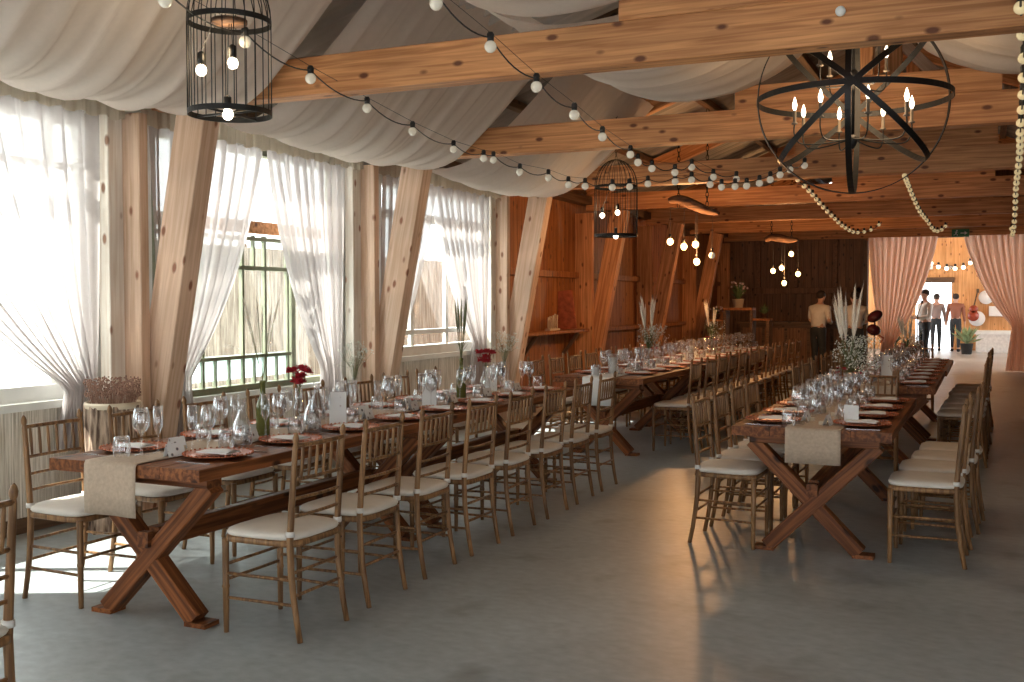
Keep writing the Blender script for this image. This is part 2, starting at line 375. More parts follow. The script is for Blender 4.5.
struct(boards('wall_back_right', 'dark_plank', 'x', YB, 1.05, XR, 0, lambda x: roofz(x)+.1))
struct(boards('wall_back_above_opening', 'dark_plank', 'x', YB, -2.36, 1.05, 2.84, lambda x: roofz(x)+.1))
# far room beyond the opening
FY = 34.0
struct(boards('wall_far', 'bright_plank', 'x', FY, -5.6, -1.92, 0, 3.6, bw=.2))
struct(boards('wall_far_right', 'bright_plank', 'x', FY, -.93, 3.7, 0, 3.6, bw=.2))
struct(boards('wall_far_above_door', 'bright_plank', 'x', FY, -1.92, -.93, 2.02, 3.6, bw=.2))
mb = MB()
for y0, y1 in ((24.5, 25.6), (29, 30), (33.2, 34.0)): mb.box(3.7, 3.8, y0, y1, 0, 3.6); mb.box(-5.75, -5.65, y0, y1, 0, 3.6)  # unseen side openings added so daylight reaches the far wall
for x0, x1 in ((3.7, 3.8), (-5.75, -5.65)): mb.box(x0, x1, 24.5, 34.0, 0, .5); mb.box(x0, x1, 24.5, 34, 3.2, 3.6)
struct(mb.build('wall_far_sides', 'bright_plank'))
struct(MB().box(-5.8, 3.8, 24.4, 34.1, 3.6, 3.7).build('ceiling_far_room', 'bright_plank'))
struct(beam('trim_1', (-2.0, FY-.05, 2.1), (-.85, FY-.05, 2.1), .08, .16, 'dark_wood'))
# floor edge trim and rails on the plank wall
struct(beam('baseboard_left', (XL+.02, Y0, .05), (XL+.02, 12, .05), .05, .1, 'dark_wood'))
tn = 2
for z in (1.87,):
    for a, b in ((12.15, 14.75), (15.2, 17.8), (18.3, 20.9), (21.3, 24.2)):
        struct(beam('trim_%d' % tn, (XL+.04, a, z), (XL+.04, b, z), .08, .09, 'plank')); tn += 1
for a, b in ((15.2, 17.8), (18.3, 20.9), (21.3, 24.2)):
    struct(beam('trim_%d' % tn, (XL+.05, a, 1.03), (XL+.05, b, 1.03), .1, .07, 'plank')); tn += 1
for x0, z0, x1, z1 in ((-5.0, .1, -2.5, 1.75), (-5.5, 1.7, -2.4, 1.72), (-2.42, 0, -2.42, 2.8)):
    struct(beam('trim_%d' % tn, (x0, YB-.06, z0), (x1, YB-.06, z1), .1, .13, 'dark_plank' if x0 != x1 else 'dark_wood')); tn += 1
for x in (-4.75, -3.9, -3.05):
    struct(beam('trim_%d' % tn, (x, YB-.05, 1.8), (x, YB-.05, 2.85), .08, .1, 'dark_plank')); tn += 1
# outdoors
struct(MB().box(-40, XL-.15, -30, 60, -.35, -.15).build('ground', 'snow'))
def fence(y0, y1, x, h, label):
    mb = MB(); mb.grid(lambda u, v: (x+.02*math.sin(u*400), y0+(y1-y0)*u, -.15+(h+.15)*v), 500, 1)
    mb.box(x-.06, x-.02, y0, y1, -.15, h-.02)
    t = thing('reed_fence', label, 'fence', (0, 0, 0)); mb.build('reed_screen', 'reed_out', t)
    y = y0
    while y < y1: beam('fence_post', (x-.12, y, -.2), (x-.12, y, h+.05), .08, .08, 'dark_wood', t); y += 2
fence(8.5, 19, -8.3, 2.15, 'tall pale reed fence outside, seen through the gridded middle window')
def bush(loc, label, n=240, rad=.55, name='bush', m='leaf'):
    t = thing(name, label, 'plant', loc); mb = MB(); st = MB()
    for i in range(n):
        a = U(0, 2*PI); h = U(.1, 1.5)*rad*1.5; r = rad*U(.1, 1)*(1-.25*h)
        c = Vector((r*math.cos(a), r*math.sin(a), h)); d = Vector((U(-1,1), U(-1,1), U(-.3,1))).normalized()*.11; s = d.cross(Vector((0,0,1)))*.3
        mb.add([c, c+d*.5+s, c+d, c+d*.5-s], [(0,1,2,3)])
    for i in range(14):
        a = U(0, 2*PI); st.tube([(0,0,0), (rad*.5*math.cos(a), rad*.5*math.sin(a), rad*1.6)], .01, 5)
    mb.build('foliage', m, t); st.build('stems', 'dry', t)
bush((-7.6, 4.6, -.15), 'small leafy bush outside the nearest window', rad=.8)
# ------------------------------------------------------------------ windows
def window(n, a, b, z0, z1, m, mull, trans, t=.07, jamb=.07):
    x = XL-.06
    r = thing('window_%d' % n, None, None, (x, (a+b)/2, z0)); r['kind'] = 'structure'
    ha = (b-a)/2; H = z1-z0
    for s in (-1, 1): MB().box(-.05, .06, s*ha-(jamb if s > 0 else 0), s*ha+(0 if s > 0 else jamb), 0, H).build('jamb', m, r)
    MB().box(-.05, .06, -ha+jamb, ha-jamb, H-jamb, H).build('head', m, r)
    MB().box(-.05, .06, -ha+jamb, ha-jamb, 0, jamb).build('bottom_rail', m, r)
    MB().box(.0, .14, -ha-.05, ha+.05, -.05, 0).build('window_sill', 'white', r)
    for y, za, zb, wd in mull: MB().box(-.018, .018, y-(a+b)/2-wd/2, y-(a+b)/2+wd/2, za-z0, zb-z0).build('mullion', m, r)
    for z, ya, yb, wd, mm in trans: MB().box(-.035, .035, ya-(a+b)/2, yb-(a+b)/2, z-z0-wd/2, z-z0+wd/2).build('transom', mm, r)
    MB().box(-.004, .004, -ha+jamb, ha-jamb, jamb, H-jamb).build('pane', 'pane', r)
    return r
ZB, ZT = .84, 2.78
window(1, 3.05, 5.42, ZB, ZT, 'white', [(3.7, ZB, ZT, .06), (5.12, ZB, ZT, .06)], [(2.4, 3.1, 5.3, .05, 'white')], jamb=.1)
g = [(y, .76, 2.05, .026) for y in (6.28, 6.6, 7.1, 7.4, 7.72)]+[(y, .76, 1.02, .018) for y in (6.44, 6.75, 6.92, 7.25, 7.56)]+[(7.25, 1.75, 2.05, .02)]
window(2, 6.0, 8.45, .74, ZT, 'green', g+[(7.8, .8, 2.1, .06)], [(2.12, 6.06, 8.4, .1, 'beam'), (1.77, 6.06, 7.74, .035, 'green'), (1.02, 6.06, 7.74, .03, 'green'), (2.02, 6.06, 7.74, .03, 'green')], jamb=.05)
w2 = [o for o in bpy.data.objects if o.name == 'window_2'][0]
MB().box(-.012, -.006, -1.17, .5, .1, .3).build('frosted_pane', 'frost', w2)
window(3, 9.15, 11.75, .9, ZT, 'white', [(9.95, .9, 2.4, .07), (10.75, .9, 2.4, .06)], [(2.4, 9.2, 11.7, .09, 'white'), (1.15, 9.2, 11.7, .05, 'white')], jamb=.1)
window(4, -.1, 2.55, ZB, ZT, 'white', [(1.2, ZB, ZT, .06)], [], jamb=.08)  # unseen window beside the camera, added to supply daylight
window(5, -3.2, -.4, ZB, ZT, 'white', [(-1.8, ZB, ZT, .06)], [], jamb=.08)  # unseen window behind the camera, added to supply daylight
# reed cladding under the windows
for i, (a, b, z) in enumerate(((2.75, 5.4, .8), (5.75, 8.5, .72), (8.8, 11.85, .86))):
    mb = MB(); mb.grid(lambda u, v: (XL+.03+.006*math.sin(u*(b-a)*2*PI/.013*.5), a+(b-a)*u, .1+(z-.1)*v), int((b-a)*110), 1)
    t = tag(mb.build('reed_mat', 'reed'), ['pale reed mat cladding under the nearest window at the left edge', 'pale reed mat cladding under the green gridded window', 'pale reed mat cladding under the farthest white window'][i], 'reed mat')
# wall posts, leaning struts, tie beams, rafters: each a timber of its own
def timber(name, p, q, w, h, m, label, cat, group=None, **k):
    return tag(beam(name, p, q, w, h, m, **k), label, cat, group)
wh = ['nearest the camera', 'between the middle and far windows', 'just past the last window', 'beside the wall shelf on the plank wall', 'fifth along the plank wall', 'sixth along the plank wall', 'in the back corner']
for i, Y in enumerate(BAY):
    mt = 'strut' if i < 3 else 'beam'
    yp = Y-.42 if i < 3 else Y-.2
    if i < 3: timber('casing_board', (XL+.075, Y-.265, 0), (XL+.075, Y-.265, 2.8), .10, .15, 'casing', 'pale whitewashed casing board beside the timber post, '+wh[i], 'post', up=(0, 1, 0))
    timber('wall_post', (XL+.14, Y-.165, 0), (XL+.14, Y-.165, 2.8), .28, .085, mt if i < 3 else 'beam', 'upright square timber post at the left wall, '+wh[i], 'post', up=(0, 1, 0))
    if i < 6: timber('leaning_strut', (-5.53, Y-.03, 0.0), (-4.985, Y-.03, 2.85), .17, .25, mt, 'slanted heavy timber strut leaning into the hall, '+wh[i], 'strut', up=(0, 1, 0) if False else (1, 0, 0))
    timber('tie_beam', (-5.55, Y+.08, 2.98), (3.75, Y+.08, 2.98), .16, .25, 'beam', 'horizontal pine tie beam across the hall, '+ORD[i]+' from the camera', 'beam', 'tie beams')
    timber('upper_beam', (-1.95, Y+.08, 3.2), (.09, Y+.08, 3.2), .16, .19, 'beam', 'short timber lying on top of the '+ORD[i]+' tie beam', 'beam', 'timbers doubled on the tie beams')
    timber('king_post', (XC, Y+.08, 3.3), (XC, Y+.08, roofz(XC)-.05), .16, .15, 'beam', 'upright king post above the '+ORD[i]+' tie beam', 'post', 'king posts')
    for s in (-1, 1):
        timber('rafter', (XC+s*4.6, Y+.08, roofz(XC+4.6)), (XC+s*.02, Y+.08, roofz(XC)), .12, .2, 'dark_wood' if i < 2 else 'beam', 'sloping rafter under the roof, '+('left' if s < 0 else 'right')+' side of the '+ORD[i]+' truss', 'rafter', 'rafters')
        timber('roof_brace', (XC+s*.95, Y+.08, 3.3), (XC+s*.07, Y+.08, 4.25), .1, .12, 'strut', 'diagonal brace '+('left' if s < 0 else 'right')+' of the king post on the '+ORD[i]+' tie beam', 'brace', 'king post braces')
for x in (-4.55, -3.3, -2.1):
    for s in (0, 1):
        xx = x if s == 0 else 2*XC-x
        timber('purlin', (xx, Y0+.1, roofz(xx)+.09), (xx, 24.2, roofz(xx)+.09), .1, .09, 'dark_wood', 'long dark purlin running the length of the roof', 'purlin', 'roof purlins')
timber('ridge_beam', (XC, Y0+.1, roofz(XC)+.03), (XC, 24.2, roofz(XC)+.03), .14, .14, 'dark_wood', 'dark ridge beam at the top of the roof', 'beam')
timber('wall_plate', (XL+.1, Y0+.1, 3.0), (XL+.1, 24.2, 3.0), .2, .12, 'dark_wood', 'long wall plate along the top of the left wall', 'beam')
# shelf on plank wall with its objects
t = thing('wall_shelf', 'narrow wooden shelf on the plank wall with bracket, past the last window', 'shelf', (XL, 0, 0))
beam('board', (.14, 12.3, 1.05), (.14, 14.7, 1.05), .26, .045, 'plank', t)
for y in (12.75, 14.3):
    beam('bracket', (.02, y, .72), (.24, y, 1.02), .05, .05, 'dark_wood', t)
tag(beam('rust_panel', (XL+.12, 14.12, 1.075), (XL+.05, 14.12, 1.63), .34, .03, 'orange_art', up=(0,1,0)), 'rust red decorative panel leaning on the wall shelf', 'panel')
mb = MB()
for k in range(5): mb.tube([(XL+.12, 13.45+k*.08, 1.073), (XL+.12, 13.45+k*.08, 1.073+.14+.06*(k % 2)), (XL+.12, 13.47+k*.08, 1.25+.06*R())], .014, 6)
mb.box(XL+.08, XL+.16, 13.42, 13.8, 1.073, 1.1)
tag(mb.build('candle_rack', 'cream'), 'row of small pale sticks standing on the wall shelf', 'decoration')
tag(MB().tube([(XL+.03+.0*a, 13.0+.07*math.cos(a*.6), 2.2+.14*math.sin(a*.6)) for a in range(11)], .012, 6, closed=True).build('rope_loop', 'dry'), 'small rope loop hanging on the plank wall', 'rope')

# ------------------------------------------------------------------ ceiling cloth
PROF = [(-5.40, 2.93), (-5.15, 2.80), (-4.85, 2.72), (-4.5, 2.80), (-4.15, 3.08), (-3.8, 3.42), (-3.5, 3.72)]
PROF2 = [(-3.2, 3.66), (-2.9, 3.32), (-2.55, 3.16), (-2.2, 3.13), (-1.8, 3.2), (-1.4, 3.42), (-1.15, 3.8), (-1.05, 4.2)]
def drape(profile, ya, yb, label, mirror=False, m='drape', seed=0, nf=11):
    P = smooth_pts([(x, 0, z) for x, z in profile], 7); n = len(P)-1; rnd = random.Random(seed)
    ph = [rnd.uniform(0, 6) for _ in range(4)]
    def f(u, v):
        i = u*n; k = min(int(i), n-1); p = P[k].lerp(P[k+1], i-k)
        e = abs(2*v-1)
        y = ya+(yb-ya)*v + .05*math.sin(5*u+ph[0])*(1-e)
        w = math.sin(PI*min(1, u*1.05))
        fo = .014*abs(math.sin(PI*nf*v+1.2*math.sin(3*u+ph[1])))**.6*1.6+.006*math.sin(2*PI*nf*1.37*v+ph[2]+2*u)+.016*math.sin(2*PI*nf*.41*v+ph[3]+u)
        z = p.z+fo*(.35+w*.9)-.05*w*(1-e*e)+.02*w*math.sin(7*v+4*u)
        x = p.x
        if mirror: x = 2*XC-x
        return (x, y, z)
    o = MB().grid(f, 48, 200).build('ceiling_drape', m); return tag(o, label, 'ceiling drape')
bays = [(2.95, 5.66), (5.98, 8.68), (9.06, 11.7)]
nm = ['nearest', 'second', 'third']
for i, (a, b) in enumerate(bays):
    drape(PROF, a, b, nm[i]+' ceiling cloth swagged from the window wall, '+['beside the birdcage lamp', 'between first and second tie beams', 'before the plank wall'][i], seed=i)
    if i < 2:
        drape(PROF2, a, b, 'white cloth swag left of the ridge in the '+nm[i]+' bay', seed=10+i, nf=6)
        drape(PROF2, a, b, 'white cloth swag right of the ridge in the '+nm[i]+' bay', mirror=True, seed=20+i, nf=6)
        drape([(-5.3, 3.2), (-4.2, 3.5), (-3.2, 3.86), (-2.2, 4.2), (-1.15, 4.55)], a+.1, b-.1, 'thin sheer cloth stretched under the roof in the '+nm[i]+' bay', m='drape_sheer', seed=30+i, nf=14)
drape(PROF, -.3, 2.75, 'ceiling cloth swagged from the window wall overhead beside the camera', seed=40)
drape(PROF, -3.3, -.4, 'ceiling cloth swagged from the window wall behind the camera', seed=41)
# ------------------------------------------------------------------ window curtains
def curtain(ta, tb, ba, bb, ztie, label, zend=.15, folds=9, m='tulle', x=XL+.13, ztop=2.76, amp=.036, seed=0, name='sheer_curtain', axis='y', group=None):
    rnd = random.Random(seed); ph = rnd.uniform(0, 6)
    def f(u, v):
        z = ztop+(zend-ztop)*v; vt = (ztop-ztie)/(ztop-zend)
        top = ta+(tb-ta)*u; bot = ba+(bb-ba)*u
        if v <= vt:
            s = v/vt; k = s**1.35*(1-.12*math.sin(PI*s)); y = top+(bot-top)*k; am = amp*(1-.45*s)
        else:
            s = (v-vt)/(1-vt); c = (ba+bb)/2; y = bot+(bot-c)*s*.7; am = amp*(.55+.3*s)
        d = am*math.sin(2*PI*folds*u+ph+.6*math.sin(4*v))+am*.4*math.sin(2*PI*folds*2.3*u+ph)
        y += am*.35*math.cos(2*PI*folds*u+ph)
        return (x+d, y, z) if axis == 'y' else (y, x+d, z)
    o = MB().grid(f, folds*14, 34); r = o.build(name, m); return tag(r, label, 'curtain', group)
curtain(3.3, 5.36, 5.06, 5.32, .92, 'sheer blush curtain gathered at the right of the nearest window', zend=.5, seed=1, folds=12)
curtain(5.86, 7.18, 5.95, 6.25, .9, 'left sheer curtain of the green gridded window, pulled to the left', seed=2)
curtain(7.2, 8.34, 7.98, 8.28, .88, 'right sheer curtain of the green gridded window, pulled to the right', seed=3)
curtain(9.05, 10.1, 9.0, 9.25, .9, 'left sheer curtain of the farthest white window', seed=4, folds=7)
curtain(10.1, 11.5, 11.1, 11.42, 1.0, 'right sheer curtain of the farthest white window', seed=5)
curtain(.9, 2.6, 2.3, 2.6, 1.0, 'sheer curtain of the unseen added window beside the camera', seed=6)
for i, (a, b) in enumerate(((2.9, 5.55), (5.7, 8.6), (8.8, 11.9))):
    mb = MB(); mb.grid(lambda u, v: (XL+.2+.014*math.sin(u*170)+.006*math.sin(u*401), a+(b-a)*u, 2.93-.19*v+.012*math.sin(u*90)*v), 260, 3)
    tag(mb.build('curtain_valance', 'valance'), 'cream gathered heading band above the '+['nearest window', 'green gridded window', 'farthest white window'][i], 'valance')
# blush curtains of the back opening (hang in the x-z plane)
curtain(-2.36, -.95, -2.05, -1.8, .55, 'left blush curtain of the back opening, tied low to the left', m='blush', x=24.14, ztop=2.86, zend=.02, amp=.05, folds=11, name='blush_curtain', axis='x', seed=8)
curtain(-.42, 1.05, .52, .82, .95, 'right blush curtain of the back opening, tied back to the right', m='blush', x=24.14, ztop=2.86, zend=.02, amp=.05, folds=11, name='blush_curtain', axis='x', seed=9)
curtain(-1.88, -1.42, -1.86, -1.7, .8, 'left white voile curtain in the far doorway', m='sheer_white', x=33.9, ztop=2.0, zend=.03, amp=.02, folds=5, name='voile_curtain', axis='x', seed=10)
curtain(-1.4, -.97, -1.12, -.98, .8, 'right white voile curtain in the far doorway', m='sheer_white', x=33.9, ztop=2.0, zend=.03, amp=.02, folds=5, name='voile_curtain', axis='x', seed=11)
#PART2
# ================================================================== CHAIRS
def make_chair():
    t = thing('chiavari_chair', 'x', 'chair')
    def back_x(z): return -.172-.04*(max(0, z-.43)/.5)**1.1-(.052*((.43-z)/.43)**1.8 if z < .43 else 0)
    mb = MB()
    for s in (-1, 1):                                        # rear posts run floor to finial
        m = MB(); zs = [0, .1, .2, .3, .43, .46, .47, .6, .75, .86, .875, .885, .9, .915, .925]
        rs = [.013, .0135, .0145, .0155, .016, .016, .0155, .015, .0135, .0125, .010, .0135, .0145, .010, .003]
        m.tube([(back_x(z), s*.178, z) for z in zs], rs, 8); m.build('rear_post', 'chair', t)
        m = MB(); m.tube([(.172, s*.195, z) for z in (0, .03, .2, .21, .22, .38, .43)], [.0115, .0125, .015, .018, .015, .0155, .0165], 8); m.build('leg', 'chair', t)
        MB().tube([(back_x(.475), s*.178, .463), (back_x(.475), s*.178, .487)], .0205, 8).build('white_band', 'ribbon', t)
        for z in (.16, .27): MB().tube([(back_x(z), s*.178, z), (.172, s*.195, z)], .0075, 6).build('stretcher', 'chair', t)
    for x, z, e in ((back_x(.2), .2, .178), (back_x(.3), .3, .178), (.172, .24, .195), (.172, .31, .195)):
        MB().tube([(x, -e, z), (x, e, z)], .0075, 6).build('stretcher', 'chair', t)
    def rr(u, v, a, b, n=4.):
        an = 2*PI*u; c, sn = math.cos(an), math.sin(an)
        return (a*math.copysign(abs(c)**(2/n), c), b*math.copysign(abs(sn)**(2/n), sn))
    def seat(hs, zs, a, b, name, m, n, cx=-.008):
        mb = MB()
        def f(u, v):
            k = v*(len(zs)-1); i = min(int(k), len(zs)-2); q = k-i
            sc = hs[i]+(hs[i+1]-hs[i])*q; z = zs[i]+(zs[i+1]-zs[i])*q; x, y = rr(u, v, a*sc, b*sc, n); y *= 1+.05*x/a
            return (cx+x, y, z)
        mb.grid(f, 28, len(zs)-1); mb.build(name, m, t)
    seat([0.01, 1, 1.0, .99, .01], [.418, .418, .43, .443, .443], .2, .205, 'seat', 'chair', 7)
    seat([.01, .9, 1, 1.03, 1.0, .9, .6, .01], [.444, .444, .447, .458, .471, .479, .483, .484], .198, .208, 'cushion', 'cushion', 4.5)
    for z, r in ((.865, .011), (.715, .009), (.63, .008), (.55, .008)):
        MB().tube([(back_x(z)-.012*(1-(y/.178)**2), y, z) for y in (-.178, -.12, -.06, 0, .06, .12, .178)], r, 6).build('back_rail', 'chair', t)
    for k in range(6):
        y = -.135+.054*k
        MB().tube([(back_x(z)-.010, y, z) for z in (.715, .75, .79, .83, .865)], [.006, .0075, .0085, .0075, .006], 6).build('spindle', 'chair', t)
    return t
CH = make_chair(); usedc = [False]
def chair(x, y, face, label, group=None, jit=.03):
    o = CH if not usedc[0] else copy_tree(CH); usedc[0] = True
    o.location = (x+U(-.012, .012), y, 0); o.rotation_euler = (0, 0, face+U(-jit, jit)); o['label'] = label; o['group'] = group or 'gold chiavari chairs'; return o
PITCH = .567
LY = [3.92+PITCH*k for k in range(8)]
for k, y in enumerate(LY):
    chair(-2.935, y, PI, 'gold chiavari chair, %s from the near end on the aisle side of the window table' % ORD[k], 'chairs on the aisle side of the window table', .02)
    chair(-4.15, y+(.0 if k == 0 else U(-.03, .03)), 0, 'gold chiavari chair, %s from the near end on the window side of the window table' % ORD[k], 'chairs on the window side of the window table', .05 if k else .02)
chair(-2.98, 2.15, PI, 'gold chiavari chair cut off by the bottom left corner of the photo')
CY = [10.2+.555*k for k in range(12)]
for k, y in enumerate(CY):
    chair(-2.80, y, PI, 'gold chiavari chair, %s along the aisle side of the back left table' % ORD[k], 'chairs on the aisle side of the back left table')
    chair(-4.02, y-.25, 0, 'gold chiavari chair, %s along the wall side of the back left table' % ORD[k], 'chairs on the wall side of the back left table', .06)
for k, y in enumerate((6.48, 6.99, 7.47, 7.93)):
    chair(-1.42+.01*k, y, 0, 'gold chiavari chair, %s from the near end, left side of the front right table' % ORD[k], 'chairs on the left side of the front right table')
    chair(-.31+.035*k, y, PI, 'gold chiavari chair, %s from the near end, right side of the front right table' % ORD[k], 'chairs on the right side of the front right table', .015)
chair(-.82, 8.93, -PI/2, 'gold chiavari chair standing in the gap at the far end of the front right table')
for k in range(8):
    y = 9.95+.56*k
    chair(-1.38, y, 0, 'gold chiavari chair, %s along the left side of the far right table' % ORD[k], 'chairs on the left side of the far right table')
    chair(-.19+.01*k, y+.5*(k < 0)+.45, PI, 'gold chiavari chair, %s along the right side of the far right table' % ORD[k], 'chairs on the right side of the far right table', .015) if k < 7 else None
chair(-.78, 14.5, -PI/2, 'gold chiavari chair at the far end of the far right table')

# ================================================================== TABLES
def make_table(Ln=2.28, Wd=.9):
    t = thing('trestle_table', 'x', 'table'); h = Ln/2
    for k in range(4):
        w = Wd/4; y = -Wd/2+w*(k+.5)
        beam('top_plank', (-h, y, .729), (h, y, .729), w-.003, .056, 'table', t, c=.003)
    for s in (-1, 1):
        x = s*(h-.19)
        beam('batten', (x, -.37, .672), (x, .37, .672), .1, .055, 'table', t)
        for q, dx in ((1, .0), (-1, .002)):
            beam('leg', (x+dx, -q*.36, .655), (x+dx, q*.265, .025), .085, .088 if q == 1 else .0875, 'table', t, up=(1, 0, 0))
            MB().box(x-.05, x+.05, q*.285-.062, q*.285+.058, 0, .022).build('foot', 'table', t)
        MB().cbox(x+(s*.045)-.02, x+s*.045+.02, -.032, .032, .345, .42, .006).build('key_block', 'table', t)
    beam('stretcher', (-h+.2, 0, .38), (h-.2, 0, .38), .06, .1, 'table', t)
    return t
TB = make_table(); usedt = [False]
def table(x, ya, Ln, label):
    o = TB if not usedt[0] else copy_tree(TB); usedt[0] = True
    o.location = (x, ya+Ln/2, 0); o.rotation_euler = (0, 0, PI/2); o['label'] = label; o['group'] = 'stained wooden trestle tables'; return o
table(-3.56, 3.57, 2.28, 'stained wooden trestle table nearest the camera by the windows, runner over its end')
table(-3.56, 5.87, 2.28, 'stained wooden trestle table joined behind the nearest window table')
TX = -3.37
table(TX, 9.45, 2.28, 'stained wooden trestle table past the windows, white cloth over its near end')
table(TX, 11.76, 2.28, 'stained wooden trestle table, middle one of the back left row')
table(TX, 14.07, 2.28, 'stained wooden trestle table, farthest of the back left row')
table(-.91, 6.16, 2.28, 'dark stained trestle table front right, beige runner hanging over its near end')
table(-.82, 9.5, 2.28, 'dark stained trestle table behind the gap, near one of the far right pair')
table(-.80, 11.81, 2.28, 'dark stained trestle table, farthest of the right row')
# runners
def runner(x, ya, yb, wd, drop, label, m='linen', far=0):
    T = .7585
    P = [(ya-.012, T-drop), (ya-.014, T-drop*.5), (ya-.010, T-.012), (ya-.002, T+.002), (ya+.03, T+.003)]
    n = int((yb-ya)/.12)
    for i in range(1, n): P.append((ya+.03+(yb-ya-.06)*i/n, T+.003))
    P += [(yb-.03, T+.003), (yb+.002, T+.002), (yb+.01, T-.012)]
    if far: P += [(yb+.014, T-far*.5), (yb+.012, T-far)]
    mb = MB(); nn = len(P)-1
    def f(u, v):
        i = min(int(round(v*nn)), nn); y, z = P[i]; hang = max(0, T-z)
        return (x-wd/2+wd*u+hang*.04*math.sin(3*u), y-.02*hang*math.sin(u*9), z)
    mb.grid(f, 10, nn); o = mb.build('table_runner', m)
    md = o.modifiers.new('thick', 'SOLIDIFY'); md.thickness = .002; md.offset = 1
    tag(o, label, 'table runner')
runner(-3.62, 3.57, 8.15, .31, .24, 'long beige linen runner on the window tables, hanging over the near end', far=.22)
runner(-.89, 6.16, 8.44, .31, .2, 'beige linen runner on the front right table, hanging over its near edge')
runner(-.82, 9.5, 14.09, .31, .12, 'beige linen runner on the far right tables')
runner(-3.37, 9.45, 16.3, .31, .27, 'white runner on the back left tables, hanging over the near end', m='paper')

# ================================================================== TABLEWARE
ZT0 = .758
def lathe_obj(name, prof, m, n=16): return MB().lathe(prof, n).build(name, m)
PRO = {}
def proto(key, o):
    PRO[key] = [o, False]; return o
def place(key, loc, label, group, rz=0, sc=1):
    o, u = PRO[key]
    if u: o = copy_tree(o)
    PRO[key][1] = True
    o.location = loc; o.rotation_euler = (0, 0, rz); o.scale = (sc,)*3; o['label'] = label; o['group'] = group; return o
wg = [(.034, 0), (.034, .002), (.012, .005), (.0042, .012), (.0036, .05), (.0038, .095), (.010, .103), (.030, .122), (.039, .145), (.040, .165), (.036, .195), (.030, .226)]
wgi = [(r-.0012, z) for r, z in reversed(wg[6:])]
proto('wine', tag(lathe_obj('wine_glass', wg+wgi, 'glass'), 'x', 'glass'))
fl = [(.030, 0), (.030, .002), (.010, .005), (.0036, .012), (.0034, .09), (.008, .1), (.021, .13), (.025, .165), (.022, .235)]
proto('flute', tag(lathe_obj('champagne_flute', fl+[(r-.0012, z) for r, z in reversed(fl[5:])], 'glass', 14), 'x', 'glass'))
tm = [(.001, 0), (.030, 0), (.036, .012), (.041, .04), (.038, .075), (.034, .10)]
proto('tumbler', tag(lathe_obj('water_tumbler', tm+[(r-.0015, z+.001) for r, z in reversed(tm[1:])], 'glass', 14), 'x', 'glass'))
cp = thing('charger_plate', 'x', 'plate')
MB().lathe([(.001, .004), (.10, .004), (.115, .006), (.158, .016), (.163, .018), (.158, .0205), (.115, .011), (.10, .009), (.001, .009)], 28).build('plate', 'copper', cp)
m_ = MB()
for k in range(36): m_.ball((.160*math.cos(k*PI/18), .160*math.sin(k*PI/18), .0205), .0062, 6, 4)
m_.build('beaded_rim', 'copper', cp)
MB().lathe([(.001, .0095), (.07, .0095), (.085, .013), (.108, .019), (.109, .021), (.085, .0155), (.07, .0125), (.001, .0125)], 24).build('inner_plate', 'paper', cp).data.materials[0] = M['darkred_glaze'] if 'darkred_glaze' in M else M['copper']
proto('plate', cp)
def napkin():
    mb = MB(); mb.grid(lambda u, v: (-.05+.1*u, -.085+.17*v, .004+.014*math.sin(PI*u)*(.6+.4*math.sin(5*v))), 8, 8)
    mb.box(-.052, .052, -.087, .087, 0, .005); return mb.build('napkin', 'paper')
proto('napkin', tag(napkin(), 'x', 'napkin'))
def fork():
    mb = MB(); mb.box(-.003, .003, -.10, .03, 0, .003); mb.box(-.011, .011, .03, .045, 0, .003)
    for k in range(4): mb.box(-.011+.0064*k, -.0085+.0064*k, .045, .09, 0, .003)
    mb.box(-.005, .005, -.1, -.06, 0, .0035); return mb.build('fork', 'steel')
proto('fork', tag(fork(), 'x', 'cutlery'))
def knife():
    mb = MB(); mb.box(-.0045, .0045, -.11, -.02, 0, .005)
    mb.add([(-.007, -.02, 0), (.007, -.02, 0), (.008, .06, 0), (.002, .1, 0), (-.005, .1, 0), (-.007, -.02, .002), (.007, -.02, .002), (.008, .06, .002), (.002, .1, .002), (-.005, .1, .002)],
           [(4,3,2,1,0), (5,6,7,8,9)]+[(i, (i+1) % 5, 5+(i+1) % 5, 5+i) for i in range(5)]); return mb.build('knife', 'steel')
proto('knife', tag(knife(), 'x', 'cutlery'))
def tent():
    t = thing('place_card', 'x', 'card'); h = .062
    mb = MB(); mb.add([(-.05, -.022, 0), (.05, -.022, 0), (.05, 0, h), (-.05, 0, h), (.05, .022, 0), (-.05, .022, 0)], [(0,1,2,3), (3,2,4,5)])
    o = mb.build('folded_card', 'card', t); md = o.modifiers.new('t', 'SOLIDIFY'); md.thickness = .0012
    MB().box(-.014, .014, .024, .05, 0, .022).build('gold_holder', 'cream', t); return t
proto('card', tent())
